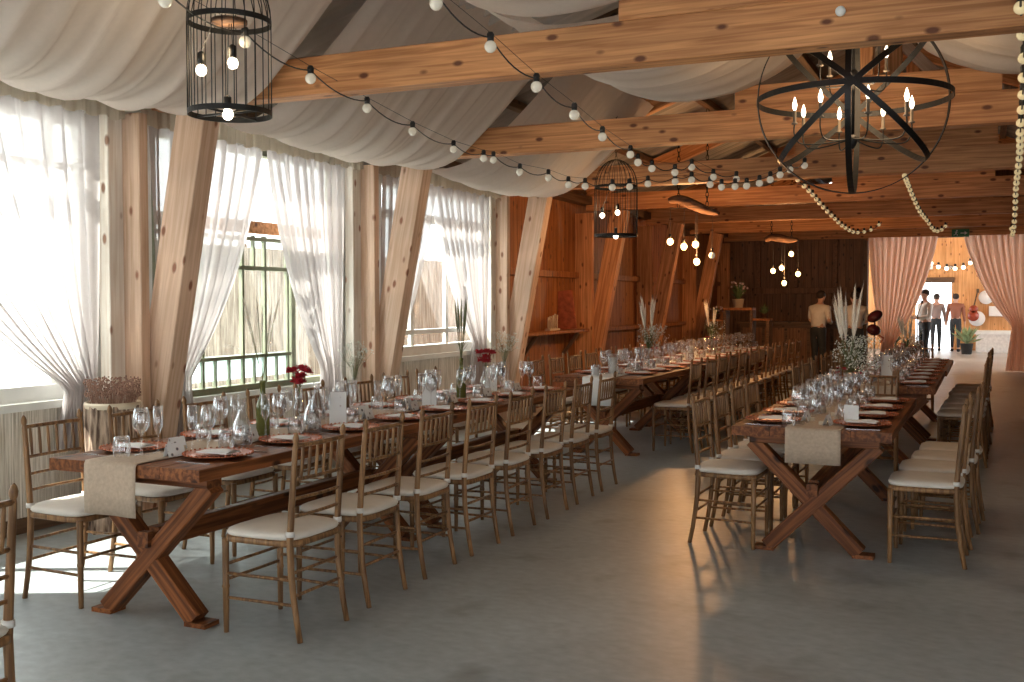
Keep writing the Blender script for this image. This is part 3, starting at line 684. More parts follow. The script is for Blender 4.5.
def setting(x, y, d, where, full=True):
    # x,y = table edge in front of the seat; d = +1 guest sits on the +x side, -1 on the -x side
    z = ZT0; g = 'on the '+where[1]; w0 = where[0]
    place('plate', (x-d*.19, y, z), 'copper charger plate with beaded rim at '+w0, 'charger plates '+g, U(0, 6))
    place('napkin', (x-d*.19, y, z+.022), 'white folded napkin on the plate at '+w0, 'napkins '+g, U(-.1, .1)+(PI/2))
    place('fork', (x-d*.17, y-d*.20, z), 'steel fork left of the plate at '+w0, 'forks '+g, d*PI/2)
    place('knife', (x-d*.17, y+d*.20, z), 'steel knife right of the plate at '+w0, 'knives '+g, d*PI/2)
    place('wine', (x-d*.36, y+d*.13, z+.004), 'empty wine glass at '+w0, 'wine glasses '+g, 0, U(.97, 1.06))
    place('flute', (x-d*.385, y+d*.045, z+.004), 'empty champagne flute at '+w0, 'champagne flutes '+g, 0, U(.97, 1.04))
    place('tumbler', (x-d*.32, y+d*.215, z+.0), 'clear water tumbler at '+w0, 'water tumblers '+g)
    place('card', (x-d*.375, y-d*.09, z+.004), 'small folded floral place card at '+w0, 'place cards '+g, d*PI/2+U(-.2, .2))
for k, y in enumerate(LY):
    if y > 8.1: y = 8.0
    yy = min(y, 7.93)
    setting(-3.11, yy, 1, ('the %s aisle-side seat of the window table' % ORD[k], 'window tables'))
    setting(-4.01, yy, -1, ('the %s window-side seat of the window table' % ORD[k], 'window tables'))
for k, y in enumerate(CY):
    setting(TX+.45, y-.2, 1, ('the %s aisle-side seat of the back left table' % ORD[k], 'back left tables'))
    setting(TX-.45, y-.2, -1, ('the %s wall-side seat of the back left table' % ORD[k], 'back left tables'))
for k, y in enumerate((6.46, 6.99, 7.5, 8.03)):
    setting(-.46, y, 1, ('the %s right-side seat of the front right table' % ORD[k], 'front right table'))
    setting(-1.36, y, -1, ('the %s left-side seat of the front right table' % ORD[k], 'front right table'))
for k in range(8):
    setting(-.36, 9.85+.55*k, 1, ('the %s right-side seat of the far right table' % ORD[k], 'far right tables'))
    setting(-1.26, 9.85+.55*k, -1, ('the %s left-side seat of the far right table' % ORD[k], 'far right tables'))

# ================================================================== CENTREPIECES
def plume(mb, p, d, ln, r, n=60, hair=.035):
    p = Vector(p); d = Vector(d).normalized(); s = d.orthogonal().normalized(); q = d.cross(s)
    mb.tube([p, p+d*ln*.3, p+d*ln*.7, p+d*ln], [.002, r*.6, r*.5, .001], 6)
    for i in range(n):
        k = U(.0, .95); a = U(0, 2*PI); o = s*math.cos(a)+q*math.sin(a); b = p+d*ln*k
        rr = r*math.sin(PI*min(1, k+.12))**.6
        e = b+o*rr*U(.8, 1.5)+d*hair*U(.6, 1.6); sd = d.cross(o)*.0016
        mb.add([b-sd, b+sd, e], [(0, 1, 2)])
def grass(mb, p, n, ln, spread, w=.003):
    for i in range(n):
        a = U(0, 2*PI); h = U(.6, 1)*ln; s = spread*U(.4, 1); pts = []
        for j in range(7):
            k = j/6; pts.append(Vector(p)+Vector((math.cos(a)*s*k**1.8, math.sin(a)*s*k**1.8, h*(k-.35*k**3*(s/spread)))))
        t = Vector((-math.sin(a), math.cos(a), 0))
        vs = []
        for j, q in enumerate(pts): ww = w*(1-.85*j/6); vs += [q-t*ww, q+t*ww]
        mb.add(vs, [(2*j, 2*j+1, 2*j+3, 2*j+2) for j in range(6)])
BOT = [(.001, 0), (.035, 0), (.037, .006), (.037, .15), (.034, .175), (.018, .215), (.0145, .235), (.0145, .285), (.017, .287), (.017, .3), (.012, .3)]
def bottle_vase(loc, label, kind, glass=False, h=1.):
    t = thing('bottle_vase', label, 'vase', loc)
    MB().lathe([(r, z*h) for r, z in BOT], 18).build('bottle', 'glass' if glass else 'bottle', t)
    st = MB(); hd = MB()
    if kind == 'tall':
        for k in range(5):
            a = k*1.3; st.tube([(0, 0, .05*h), (.004*math.cos(a), .004*math.sin(a), .3*h), (.03*math.cos(a), .03*math.sin(a), .42*h+.1)], .0022, 5)
            plume(hd, (.03*math.cos(a)*.8, .03*math.sin(a)*.8, .40*h+.08), (.05*math.cos(a), .05*math.sin(a), .5), .26, .013, 70, .05)
        grass(st, (0, 0, .3*h), 12, .28, .16)
        st.build('stems', 'stem', t); hd.build('seed_heads', 'stem', t)
    if kind == 'dry':
        for k in range(7):
            a = k*.9; sp = .04+.02*(k % 3); e = (sp*math.cos(a), sp*math.sin(a), .56+.05*(k % 2))
            st.tube([(0, 0, .05), (0, 0, .3), e], .0018, 5); plume(hd, e, (e[0]*1.5, e[1]*1.5, .35), .13, .008, 45, .04)
        st.build('stems', 'stem', t); hd.build('plumes', 'pampas', t)
    if kind == 'carnation':
        pts = [(-.045, 0, .325), (.01, .02, .335), (.062, -.01, .325), (-.04, .03, .265), (.03, -.03, .262), (.0, .02, .29)]
        for p in pts:
            st.tube([(0, 0, .05), (0, 0, .22), (p[0]*.5, p[1]*.5, p[2]-.06), p], .0018, 5)
            for q in range(46):
                a = U(0, 2*PI); r = U(.010, .040); c = Vector(p); o = Vector((math.cos(a), math.sin(a), 0)); s = Vector((-math.sin(a), math.cos(a), 0))
                b = c+o*r*.3; e = c+o*r+Vector((0, 0, .010+U(-.02, .016))); hd.add([b-s*.005, b+s*.005, e+s*.011, e+Vector((0, 0, .008)), e-s*.011], [(0, 1, 2, 3, 4)])
        grass(st, (0, 0, .24), 6, .09, .05)
        st.build('stems', 'stem', t); hd.build('petals', 'red', t)
    if kind == 'breath':
        for k in range(46):
            a = U(0, 2*PI); s = U(.02, .12); e = Vector((s*math.cos(a), s*math.sin(a), .30+U(.02, .17)))
            st.tube([(0, 0, .2), (e.x*.3, e.y*.3, .3), e], .0009, 3, caps=False)
            for q in range(5): hd.ball(e+Vector((U(-.015, .015), U(-.015, .015), U(-.015, .015))), .0038, 5, 3)
        st.build('stems', 'stem', t); hd.build('blossoms', 'breath', t)
    return t
bottle_vase((-3.58, 4.62, ZT0+.004), 'dark green bottle with dried plumes near the front of the window table', 'dry')
bottle_vase((-3.60, 4.98, ZT0+.004), 'glass bottle with crimson carnations nearest the camera on the window table', 'carnation', glass=True, h=.75)
bottle_vase((-3.70, 5.72, ZT0+.004), 'glass bottle with tiny white blossoms on the window table', 'breath', glass=True, h=.8)
bottle_vase((-3.60, 7.03, ZT0+.004), 'dark bottle with one tall green grass spray on the window table', 'tall')
bottle_vase((-3.54, 7.32, ZT0+.004), 'glass bottle with crimson carnations at the far end of the window table', 'carnation', glass=True, h=.75)
bottle_vase((-3.62, 7.85, ZT0+.004), 'glass bottle with dried blossoms at the far end of the window table', 'breath', glass=True, h=.9)
def carafe(loc, label):
    t = thing('glass_carafe', label, 'carafe', loc)
    P = [(.001, 0), (.045, 0), (.052, .01), (.05, .06), (.042, .11), (.02, .16), (.016, .19), (.024, .23)]
    MB().lathe(P+[(r-.0015, z) for r, z in reversed(P[1:])], 18).build('body', 'glass', t)
    MB().lathe([(.001, .003), (.046, .003), (.048, .055), (.001, .055)], 16).build('water', 'glass', t); return t
for x, y, l in ((-3.45, 4.28, 'glass carafe beside the nearest place card on the window table'), (-3.43, 4.86, 'glass carafe behind the dark green bottle on the window table'), (-3.75, 5.37, 'glass carafe between carnations and white menu card'), (-.98, 7.0, 'glass carafe in the middle of the front right table'), (-3.3, 10.5, 'glass carafe on the back left table')): carafe((x, y, ZT0+.004), l)
def menu(loc, rz, label, h=.2):
    t = thing('menu_card', label, 'menu', loc, rz)
    o = MB().box(-.05, .05, -.0015, .0015, .008, h).build('card', 'paper', t)
    MB().box(-.022, .022, -.0022, -.0014, h*.45, h*.85).build('floral_print', 'card', t)
    MB().box(-.03, .03, -.014, .014, 0, .012).build('stand', 'cream', t); return t
menu((-3.45, 5.15, ZT0+.004), .4, 'tall white menu card standing before the first pair of carafes')
menu((-3.5, 6.35, ZT0+.004), .3, 'tall white menu card in the middle of the window table')
menu((-3.6, 7.55, ZT0+.004), .3, 'tall white menu card near the far end of the window table')
menu((-.83, 10.35, ZT0+.004), .1, 'white menu card standing on the far right table', .22)
menu((-.72, 6.52, ZT0+.004), -.5, 'white card leaning near the front edge of the front right table', .11)
def candle(loc, label, r=.045, h=.19):
    t = thing('candle_glass', label, 'candle', loc)
    MB().lathe([(.001, 0), (r, 0), (r, h), (r-.002, h), (r-.002, .004), (.001, .004)], 20).build('glass_cylinder', 'glass', t)
    MB().lathe([(.001, .005), (r-.006, .005), (r-.006, h*.8), (.001, h*.8)], 18).build('white_candle', 'paper', t); return t
candle((-3.40, 9.98, ZT0+.004), 'white pillar in a glass cylinder near the front of the back left table', .048, .2)
candle((-3.30, 12.6, ZT0+.004), 'white pillar in a glass cylinder in the middle of the back left table', .048, .22)
candle((-3.46, 9.62, ZT0+.004), 'low glass candle jar at the near end of the back left table', .04, .1)
def bouquet(loc, label, n=4, s=1., breath=130, side=1):
    t = thing('pampas_bouquet', label, 'flowers', loc)
    MB().lathe([(.001, 0), (.05, 0), (.052, .02), (.045, .12), (.035, .17), (.04, .21), (.038, .21), (.033, .17), (.001, .16)], 18).build('vase', 'glass', t)
    pl = MB(); st = MB(); br = MB(); rd = MB(); gr = MB()
    for k in range(n):
        a = k*2.1+.4; sp = .03+.035*(k % 3); e = Vector((sp*math.cos(a)*side, sp*math.sin(a), .42+.05*(k % 2)))*1.0; e.z *= s
        st.tube([(0, 0, .02), (e.x*.3, e.y*.3, .22), e], .003, 5); [plume(pl, e, (e.x*1.2+U(-.05, .05), e.y*1.2+U(-.05, .05), .45), U(.24, .34)*s, .017, 130, .05) for _ in range(4)]
    grass(gr, (0, 0, .18), 34, .4*s, .38*s, .0035)
    for k in range(breath):
        a = U(0, 2*PI); sp = U(.02, .17)*s; e = Vector((sp*math.cos(a)+.05*side, sp*math.sin(a), .24+U(.0, .22)*s))
        if k % 2 == 0: st.tube([(0, 0, .18), e], .0009, 3, caps=False)
        for q in range(4): br.ball(e+Vector((U(-.02, .02), U(-.02, .02), U(-.02, .02))), .0045, 5, 3)
    for k in range(7):
        a = k*.9; c = Vector((.085*math.cos(a), .085*math.sin(a), .21+.03*(k % 2)))
        for q in range(24):
            b = U(0, 2*PI); r = U(.008, .034); o = Vector((math.cos(b), math.sin(b), U(-.3, .5))); sd = Vector((-math.sin(b), math.cos(b), 0))*.010
            rd.add([c, c+o*r*.6+sd, c+o*r, c+o*r*.6-sd], [(0, 1, 2, 3)])
    pl.build('pampas_plumes', 'pampas', t); st.build('stems', 'stem', t); br.build('tiny_blossoms', 'breath', t); rd.build('dark_red_flowers', 'red', t); gr.build('grass_blades', 'leaf', t); return t
bouquet((-.90, 7.95, ZT0+.004), 'tall pampas bouquet with white blossoms and dark red flowers on the front right table', 5, 1.05, 190)
bouquet((-3.37, 11.1, ZT0+.004), 'pampas bouquet with red flowers on the back left table', 4, 1., 110)
bouquet((-3.37, 14.0, ZT0+.004), 'dried plume bouquet farther along the back left table', 3, .9, 40)
bouquet((-.80, 12.6, ZT0+.004), 'leafy bouquet on the far right table', 3, .7, 90)
# birch stump planter
t = thing('stump_planter', 'birch bark stump with dried flowers beside the nearest window', 'planter', (-5.17, 5.12, 0))
mb = MB(); mb.grid(lambda u, v: ((.165+.012*math.sin(u*2*PI*7)+.006*math.sin(u*2*PI*19+v*9))*math.cos(2*PI*u), (.165+.012*math.sin(u*2*PI*7)+.006*math.sin(u*2*PI*19+v*9))*math.sin(2*PI*u), .82*v), 90, 14)
mb.build('bark', 'bark', t); MB().lathe([(.001, .79), (.15, .79), (.155, .835), (.172, .84), (.178, .825), (.17, .80)], 40).build('pale_rim', 'cream', t)
mb = MB()
for k in range(230):
    a = U(0, 2*PI); r = .13*R()**.5; e = Vector((1.35*r*math.cos(a), 1.35*r*math.sin(a), .84+U(.04, .15))); mb.tube([(r*math.cos(a), r*math.sin(a), .80), e], .0016, 3)
    for q in range(3): mb.ball(e+Vector((U(-.012, .012), U(-.012, .012), U(-.01, .01))), .006, 5, 3)
mb.build('dried_flowers', 'dry', t)

# ================================================================== LAMPS
def cage(loc, label, chain_top, r, H):
    t = thing('birdcage_lamp', label, 'lamp', loc); H /= .86
    circ = lambda rr, z, n=48: [(rr*math.cos(2*PI*i/n), rr*math.sin(2*PI*i/n), z) for i in range(n)]
    for z, nm in ((0.0, 'bottom_ring'), (H*.86, 'upper_ring')):
        MB().strap(circ(r, z), lambda i: (0, 0, 1), .028, .004).build(nm, 'black', t)
    wr = MB()
    for k in range(24):
        a = 2*PI*k/24; c, s = math.cos(a), math.sin(a)
        pts = [(r*c, r*s, 0), (r*c, r*s, H*.86)]+[(r*math.cos(b)*c, r*math.cos(b)*s, H*.86+.3*math.sin(b)) for b in [PI/2*j/8 for j in range(1, 8)]]+[(.02*c, .02*s, H*.86+.3)]
        wr.tube(pts, .0028, 5)
    wr.build('wires', 'black', t)
    MB().tube([(-r, 0, 0), (r, 0, 0)], .007, 6).build('crossbar', 'black', t); MB().tube([(0, -r, 0), (0, r, 0)], .007, 6).build('crossbar', 'black', t)
    MB().lathe([(.001, H*.86-.01), (.09, H*.86-.01), (.09, H*.86+.01), (.001, H*.86+.01)], 20).build('wooden_disc', 'log', t)
    for x, y, z, L0 in ((-.14, -.05, .22, .3), (.02, .0, .25, .25), (.01, -.03, -.01, .1)):
        b = MB().ball((x, y, z), .028, 14, 10, 1.1).build('bulb', 'lit_white', t)
        MB().lathe([(.001, z+.03), (.018, z+.03), (.019, z+.085), (.008, z+.095), (.001, z+.095)], 12, (x, y, 0)).build('socket', 'black', b)
        MB().tube([(x, y, z+.09), (x*.5, y*.5, z+.09+L0*.6 if z > .1 else H*.7), (0, 0, H*.86)], .0025, 5).build('cord', 'blackp', b)
    ch = MB(); z = H*.86+.3; i = 0
    while z < chain_top-loc[2]:
        a = (i % 2)*PI/2; ln = .038; pts = []
        for q in range(12):
            an = 2*PI*q/12; pts.append((.011*math.cos(an)*math.cos(a), .011*math.cos(an)*math.sin(a), z+ln/2+ln*.62*math.sin(an)))
        ch.tube(pts, .003, 5, closed=True); z += ln; i += 1
    ch.build('chain', 'black', t)
    lamp(tuple(Vector(loc)+Vector((-.02, -.02, .3))), 5, (1, .75, .45)); return t
cage((-3.52, 4.3, 2.45), 'black birdcage pendant lamp with lit bulbs near the camera, top left', 3.75, .208, .46)
cage((-3.72, 11.0, 2.21), 'black domed birdcage pendant lamp hanging on a chain farther back', 3.85, .235, .53)
# orb chandelier
def chandelier(loc):
    t = thing('orb_chandelier', 'large black iron orb chandelier with lit candle bulbs', 'chandelier', loc); r = .62; n = 72
    def ring(nrm, name):
        nv = Vector(nrm).normalized(); a = nv.orthogonal().normalized(); b = nv.cross(a)
        pts = [a*r*math.cos(2*PI*i/n)+b*r*math.sin(2*PI*i/n) for i in range(n)]
        MB().strap(pts, lambda i: nv, .038, .006).build(name, 'black', t)
    ring((0, 0, 1), 'equator_band')
    v = Vector((loc[0], loc[1], 0)).normalized(); s = Vector((-v.y, v.x, 0)); v2 = v
    ring(s+v*.05, 'meridian_band'); ring(v+s*.22, 'meridian_band')
    ring(Vector((0, 0, 1))*.75+s*.66, 'tilted_band'); ring(Vector((0, 0, 1))*.75-s*.66, 'tilted_band')
    MB().tube([(0, 0, -.28), (0, 0, .98)], .011, 8).build('stem', 'black', t)
    MB().ball((0, 0, .16), .038, 12, 8).build('hub', 'black', t); MB().lathe([(.001, -.33), (.02, -.31), (.036, -.27), (.02, -.24), (.001, -.23)], 12).build('hub', 'black', t)
    for tier, (cnt, rad, z0) in enumerate(((8, .38, -.26), (4, .26, .1))):
        for k in range(cnt):
            a = 2*PI*k/cnt+.35+tier*.4; c, s_ = math.cos(a), math.sin(a)
            P = smooth_pts([(0, 0, z0), (rad*.5*c, rad*.5*s_, z0-.03), (rad*.88*c, rad*.88*s_, z0-.03), (rad*c, rad*s_, z0+.03), (rad*c, rad*s_, z0+.1)], 5)
            ar = MB().tube(P, .005, 6).build('arm', 'black', t)
            MB().lathe([(.001, z0+.095), (.022, z0+.1), (.018, z0+.11), (.011, z0+.112), (.011, z0+.19), (.001, z0+.192)], 10, (rad*c, rad*s_, 0)).build('candle_sleeve', 'candle', ar)
            MB().lathe([(.006, z0+.19), (.013, z0+.205), (.016, z0+.225), (.011, z0+.25), (.003, z0+.275), (.0005, z0+.28)], 12, (rad*c, rad*s_, 0)).build('flame_bulb', 'lit_white', ar)
    ch = MB(); z = .98; i = 0
    while loc[2]+z < roofz(XC)-.1:
        a = (i % 2)*PI/2
        ch.tube([(.012*math.cos(q*PI/6)*math.cos(a), .012*math.cos(q*PI/6)*math.sin(a), z+.02+.026*math.sin(q*PI/6)) for q in range(12)], .0035, 5, closed=True); z += .04; i += 1
    ch.build('chain', 'black', t)
    lamp((loc[0], loc[1], loc[2]+.05), 20, (1, .68, .38), .25); return t
chandelier((-.82, 7.3, 2.83))
# driftwood pendants
def driftlamp(pa, pb, hooks, bulbs, label, watts, unlit=()):
    pa, pb = Vector(pa), Vector(pb); c = (pa+pb)/2; t = thing('driftwood_pendant', label, 'lamp', c)
    P = [pa-c, (pa-c)*.6+Vector((0, .02, .05)), (pa-c)*.1+Vector((0, 0, .035)), (pb-c)*.5+Vector((0, .02, .0)), pb-c]
    MB().tube(smooth_pts(P, 4), [.02+.05*math.sin(PI*min(1, .08+i/16*.9)) for i in range(17)], 9).build('driftwood_log', 'log', t)
    for h in hooks:
        h = Vector(h)-c; ch = MB(); z = 0; i = 0
        while z < h.z-.03:
            a = (i % 2)*PI/2
            ch.tube([(h.x+.018*math.cos(q*PI/5)*math.cos(a), h.y+.018*math.cos(q*PI/5)*math.sin(a), z+.035+.04*math.sin(q*PI/5)) for q in range(10)], .005, 5, closed=True); z += .06; i += 1
        ch.build('chain', 'black', t)
    for k, b in enumerate(bulbs):
        b = Vector(b)-c; o = MB().ball(b, .043 if k not in unlit else .04, 14, 10, 1.12).build('bulb', 'lit_warm' if k not in unlit else 'fest', t)
        MB().lathe([(.001, .045), (.016, .045), (.018, .10), (.001, .105)], 10, b).build('socket', 'black', o)
        MB().tube([b+Vector((0, 0, .1)), (b.x, b.y, -.02)], .003, 5).build('cord', 'blackp', o)
    m = Vector((0, 0, 0))
    for b in bulbs: m += Vector(b)/len(bulbs)
    lamp(tuple(m+Vector((0, -.12, 0))), watts, (1, .50, .2), .12); return t
driftlamp((-3.84, 13.5, 2.81), (-3.16, 13.5, 2.62), [(-3.70, 13.5, roofz(-3.70)+.13), (-3.32, 13.5, roofz(-3.32)+.1)], [(-3.81, 13.5, 2.27), (-3.61, 13.45, 2.2), (-3.48, 13.55, 2.23), (-3.45, 13.5, 2.0), (-3.25, 13.5, 2.08)], 'driftwood log lamp with warm round bulbs above the back left table', 62, unlit=(4,))
driftlamp((-3.62, 19, 2.57), (-3.04, 19, 2.57), [(-3.5, 19, roofz(-3.5)+.13), (-3.15, 19, roofz(-3.15)+.13)], [(-3.47, 19, 2.02), (-3.31, 18.95, 2.07), (-3.16, 19.05, 2.32), (-3.03, 19, 1.96), (-3.27, 19, 1.8)], 'driftwood log lamp with five warm bulbs before the dark back wall', 55)
# festoon strings: the cable sags a little between bulbs
def festoon(pts, label, r=.034, sag=.05, bulbs=None, m='fest', density=None):
    t = thing('string_lights', label, 'string lights', pts[0]); o = Vector(pts[0])
    P = [Vector(p)-o for p in pts]; B = []
    if density:
        S = smooth_pts(P, 12); acc = 0; B = [S[0]]; path = S
        for a, b in zip(S, S[1:]):
            acc += (b-a).length
            if acc > density: B.append(b); acc = 0
    else:
        B = P; path = []
        for a, b in zip(P, P[1:]):
            s = sag*min(1, (b-a).length/.3)
            for j in range(8): k = j/8; path.append(a.lerp(b, k)+Vector((0, 0, .05-s*4*k*(1-k))))
        path.append(P[-1]+Vector((0, 0, .05)))
    if not density: MB().tube([p+Vector((0, 0, .075)) for p in P], .0018, 4).build('support_wire', 'blackp', t)
    MB().tube(path, .0045 if not density else .006, 5).build('cable', 'blackp', t)
    for b in B[:100]:
        z = -.0
        bo = MB().ball(b, r, 12, 8).build('bulb', m, t)
        MB().lathe([(.001, r*.9), (r*.56, r*.85), (r*.62, r*1.9), (r*.4, r*2.3), (.001, r*2.3)], 8, b).build('socket', 'blackp', bo)
    return t
S2 = [(-3.57,3.9,2.92),(-3.58,4.5,2.86),(-3.8,5.4,2.86),(-3.96,6.3,2.84),(-4.11,7.2,2.82),(-4.27,8.2,2.82),(-4.22,8.7,2.8),(-4.12,8.7,2.78),(-3.9,8.8,2.67),(-3.7,9.0,2.63),(-3.58,9.2,2.58),(-3.45,9.3,2.57),(-3.25,9.5,2.57),(-3.11,9.6,2.58),(-2.96,9.7,2.61),(-2.72,9.8,2.63),(-2.56,9.8,2.64),(-2.43,10.0,2.61),(-2.32,10.0,2.58),(-2.19,10.0,2.58),(-2.08,10.0,2.58),(-1.96,10.0,2.6),(-1.86,10.0,2.63),(-1.77,10.0,2.67),(-1.73,10.3,2.75),(-1.64,10.6,2.82)]
festoon([(-3.3,3.2,3.05)]+S2, 'black cable string of clear globe bulbs running from the near birdcage along the windows')
S1 = [(-2.55,3.9,3.1),(-2.49,4.6,2.96),(-2.48,5.2,2.88),(-2.42,5.7,2.75),(-2.45,6.4,2.7),(-2.61,7.4,2.71),(-2.78,8.6,2.74),(-2.76,8.75,2.69),(-2.77,9.2,2.69),(-2.64,9.5,2.68),(-2.56,9.8,2.76),(-2.4,10.0,2.68),(-2.2,10.1,2.66)]
festoon(S1, 'string of clear globe bulbs crossing the first tie beam toward the far birdcage lamp')
festoon([(-2.01,12.0,2.92),(-1.96,12.6,2.84),(-1.95,13.2,2.79),(-1.96,13.8,2.75),(-1.96,14.5,2.7),(-1.94,15.2,2.64),(-1.92,16.0,2.58),(-1.87,17.0,2.55),(-1.77,17.6,2.59),(-1.66,18.0,2.67),(-1.57,18.2,2.78)], 'sagging string of small golden bulbs left of the opening', r=.028, density=.3, m='bead')
festoon([(-.81,12.0,2.83),(-.83,13.0,2.81),(-.83,14.0,2.75),(-.81,15.0,2.67),(-.77,16.0,2.62),(-.71,17.0,2.54),(-.62,17.6,2.6),(-.56,18.0,2.73)], 'sagging string of small golden bulbs in front of the opening', r=.028, density=.28, m='bead')
festoon([(.12,4.7,2.82),(.13,5.6,2.91),(.17,6.4,2.86),(.2,7.6,2.83),(.22,8.8,2.80),(.25,10.0,2.83),(.27,11.0,2.83),(.28,12.0,2.80),(.3,13.5,2.77),(.33,15.0,2.66),(.35,16.5,2.52),(.35,17.5,2.49),(.34,18.0,2.74)], 'long string of golden bulbs along the right edge of the photo', r=.033, density=.42, m='bead')
festoon([(-1.75,33.3,2.95),(-1.5,33.3,2.6),(-1.2,33.3,2.45),(-.9,33.3,2.42),(-.6,33.3,2.45),(-.4,33.3,2.6),(-.3,33.3,2.95)], 'short string of white bulbs on the far room wall above the doorway', r=.06, density=.22, m='lit_small')
# small clamps on the first tie beam
tag(MB().lathe([(.001,-.008),(.026,-.008),(.026,.008),(.001,.008)],16,(-.72,5.79,3.02),(0,1,0)).build('beam_disc','white'), 'small round white disc fixed on the first tie beam', 'disc')
t = thing('exit_sign', 'green emergency exit sign above the back opening', 'sign', (-.5, 24.05, 2.9))
MB().box(-.17, .17, -.02, .02, -.07, .09).build('sign_board', 'exit', t)
mb = MB()   # running figure and arrow
mb.ball((-.07, -.024, .06), .016, 8, 6); mb.tube([(-.075, -.024, .04), (-.09, -.024, .0)], .009, 6)
mb.tube([(-.09, -.024, .0), (-.06, -.024, -.02), (-.065, -.024, -.05)], .006, 5); mb.tube([(-.09, -.024, .0), (-.11, -.024, -.025), (-.135, -.024, -.03)], .006, 5)
mb.tube([(-.08, -.024, .035), (-.05, -.024, .02)], .005, 5); mb.tube([(-.08, -.024, .035), (-.11, -.024, .03)], .005, 5)
mb.box(.0, .09, -.024, -.021, .0, .016); mb.add([(.08, -.024, -.03), (.135, -.024, .008), (.08, -.024, .046), (.08, -.021, -.03), (.135, -.021, .008), (.08, -.021, .046)], [(0,1,2), (5,4,3), (0,3,4,1), (1,4,5,2), (2,5,3,0)])
mb.build('pictogram', 'paper', t)

# ================================================================== BACK OF THE HALL
t = thing('bar_counter', 'dark bar counter before the planked back wall', 'counter', (-3.35, 22.4, 0))
MB().box(-1.35, 1.0, -.3, .3, 0, 1.0).build('counter_body', 'dark_wood', t); MB().box(-1.42, 1.07, -.36, .36, 1.0, 1.05).build('counter_top', 'dark_wood', t)
for k in range(5): MB().box(-1.3+.46*k, -.9+.46*k, -.315, -.3, .1, .92).build('front_panel', 'dark_plank', t)
t = thing('stepped_stand', 'dark stand of stepped shelves carrying potted flowers, back left corner', 'shelf', (-4.4, 20.6, 0))
MB().box(-.28, .28, -.2, .2, 1.3, 1.35).build('top_board', 'plank', t); MB().box(-.62, -.28, -.18, .18, 1.08, 1.12).build('side_board', 'plank', t); MB().box(.28, .62, -.18, .18, 1.1, 1.14).build('side_board', 'plank', t)
for x in (-.58, -.26, .26, .58): MB().box(x-.025, x+.025, -.18, .18, 0, 1.3 if abs(x) < .4 else 1.1).build('upright', 'dark_wood', t)
def potted(loc, label, ph=.16, pr=.1, fr=.22, fm='leaf', pm='cream', bl=None, n=110, fh=.4, name='potted_plant'):
    t = thing(name, label, 'plant', loc)
    MB().lathe([(.001, 0), (pr*.75, 0), (pr, ph), (pr*1.05, ph), (pr*.95, ph-.01), (.001, ph-.015)], 16).build('pot', pm, t)
    mb = MB(); fb = MB()
    for k in range(n):
        a = U(0, 2*PI); ln = U(.5, 1)*fh; s = fr*U(.2, 1); c = Vector((0, 0, ph-.02)); e = Vector((s*math.cos(a), s*math.sin(a), ph+ln*U(.3, 1))); d = Vector((-math.sin(a), math.cos(a), 0))*fr*.09
        m1 = c.lerp(e, .55)+Vector((0, 0, ln*.12)); mb.add([c, m1-d, e, m1+d], [(0, 1, 2, 3)])
        if bl and k % 3 == 0: fb.ball(e+Vector((0, 0, .02)), .022, 6, 4)
    mb.build('foliage', fm, t)
    if bl: fb.build('blossoms', bl, t)
    return t
potted((-4.43, 20.6, 1.35), 'pale orchid in a cream pot on top of the stepped stand', .17, .12, .22, bl='mauve', n=60, fh=.42)
potted((-4.85, 20.6, 1.12), 'small pink flowering plant on the left step of the stand', .1, .07, .14, bl='mauve', n=40, fh=.2, pm='dark_wood')
potted((-3.92, 20.6, 1.14), 'small dark leafy plant on the right step of the stand', .1, .07, .16, n=50, fh=.22, pm='dark_wood')
potted((-.45, 31.5, 0), 'potted palm with arching pale green fronds in the far room', .3, .17, .5, n=70, fh=.6, pm='pot', fm='paleleaf', name='potted_palm')
potted((-1.93, 24.8, 0), 'leafy potted plant behind the left blush curtain', .3, .17, .35, n=120, fh=.7, pm='pot')
# dark glossy oval lamp on a stand beside the left blush curtain
t = thing('stage_light', 'dark burgundy oval lamp head on a slim stand beside the left curtain', 'lamp', (-1.84, 20.2, 0))
MB().ball((0, 0, 1.2), .15, 18, 12, .62, (-.5, -.3, .8)).build('lamp_head', 'burgundy', t)
MB().ball((-.02, .02, .95), .13, 14, 10, .8, (.3, 0, 1)).build('lower_lamp', 'burgundy', t)
MB().tube([(0, 0, .2), (0, 0, 1.12)], .016, 8).build('pole', 'steel', t)
for k in range(3): a = k*2.1; MB().tube([(0, 0, .35), (.25*math.cos(a), .25*math.sin(a), .01)], .01, 6).build('leg', 'black', t)
MB().tube([(.0, 0, .9), (.16, 0, .8), (.1, 0, .72)], .02, 6).build('bracket', 'copper', t)
# far room
t = thing('brick_bench', 'whitewashed brick bench under the guitar in the far room', 'bench', (.62, 33.2, 0))
MB().box(-.85, 1.6, -.35, .35, 0, .52).build('base', 'concrete_white', t); MB().box(-.9, -.2+.4, -.38, .38, .52, .62).build('cushion', 'white', t); MB().box(.35, 1.6, -.38, .38, .52, .58).build('cushion', 'white', t)
t = thing('guitar', 'red guitar hanging on the wood wall right of the far doorway', 'guitar', (-.32, 33.93, 1.15))
MB().lathe([(.001,-.03),(.15,-.03),(.16,0),(.15,.03),(.001,.03)],20,(0,-.04,-.12),(0,1,0)).build('body','guitar',t); MB().lathe([(.001,-.03),(.11,-.03),(.12,0),(.11,.03),(.001,.03)],18,(.01,-.04,.08),(0,1,0)).build('upper_bout','guitar',t)
MB().tube([(0,-.05,.1),(.1,-.05,.58)],.022,6).build('neck','dark_wood',t); MB().box(.075,.15,-.07,-.03,.56,.68).build('headstock','dark_wood',t)
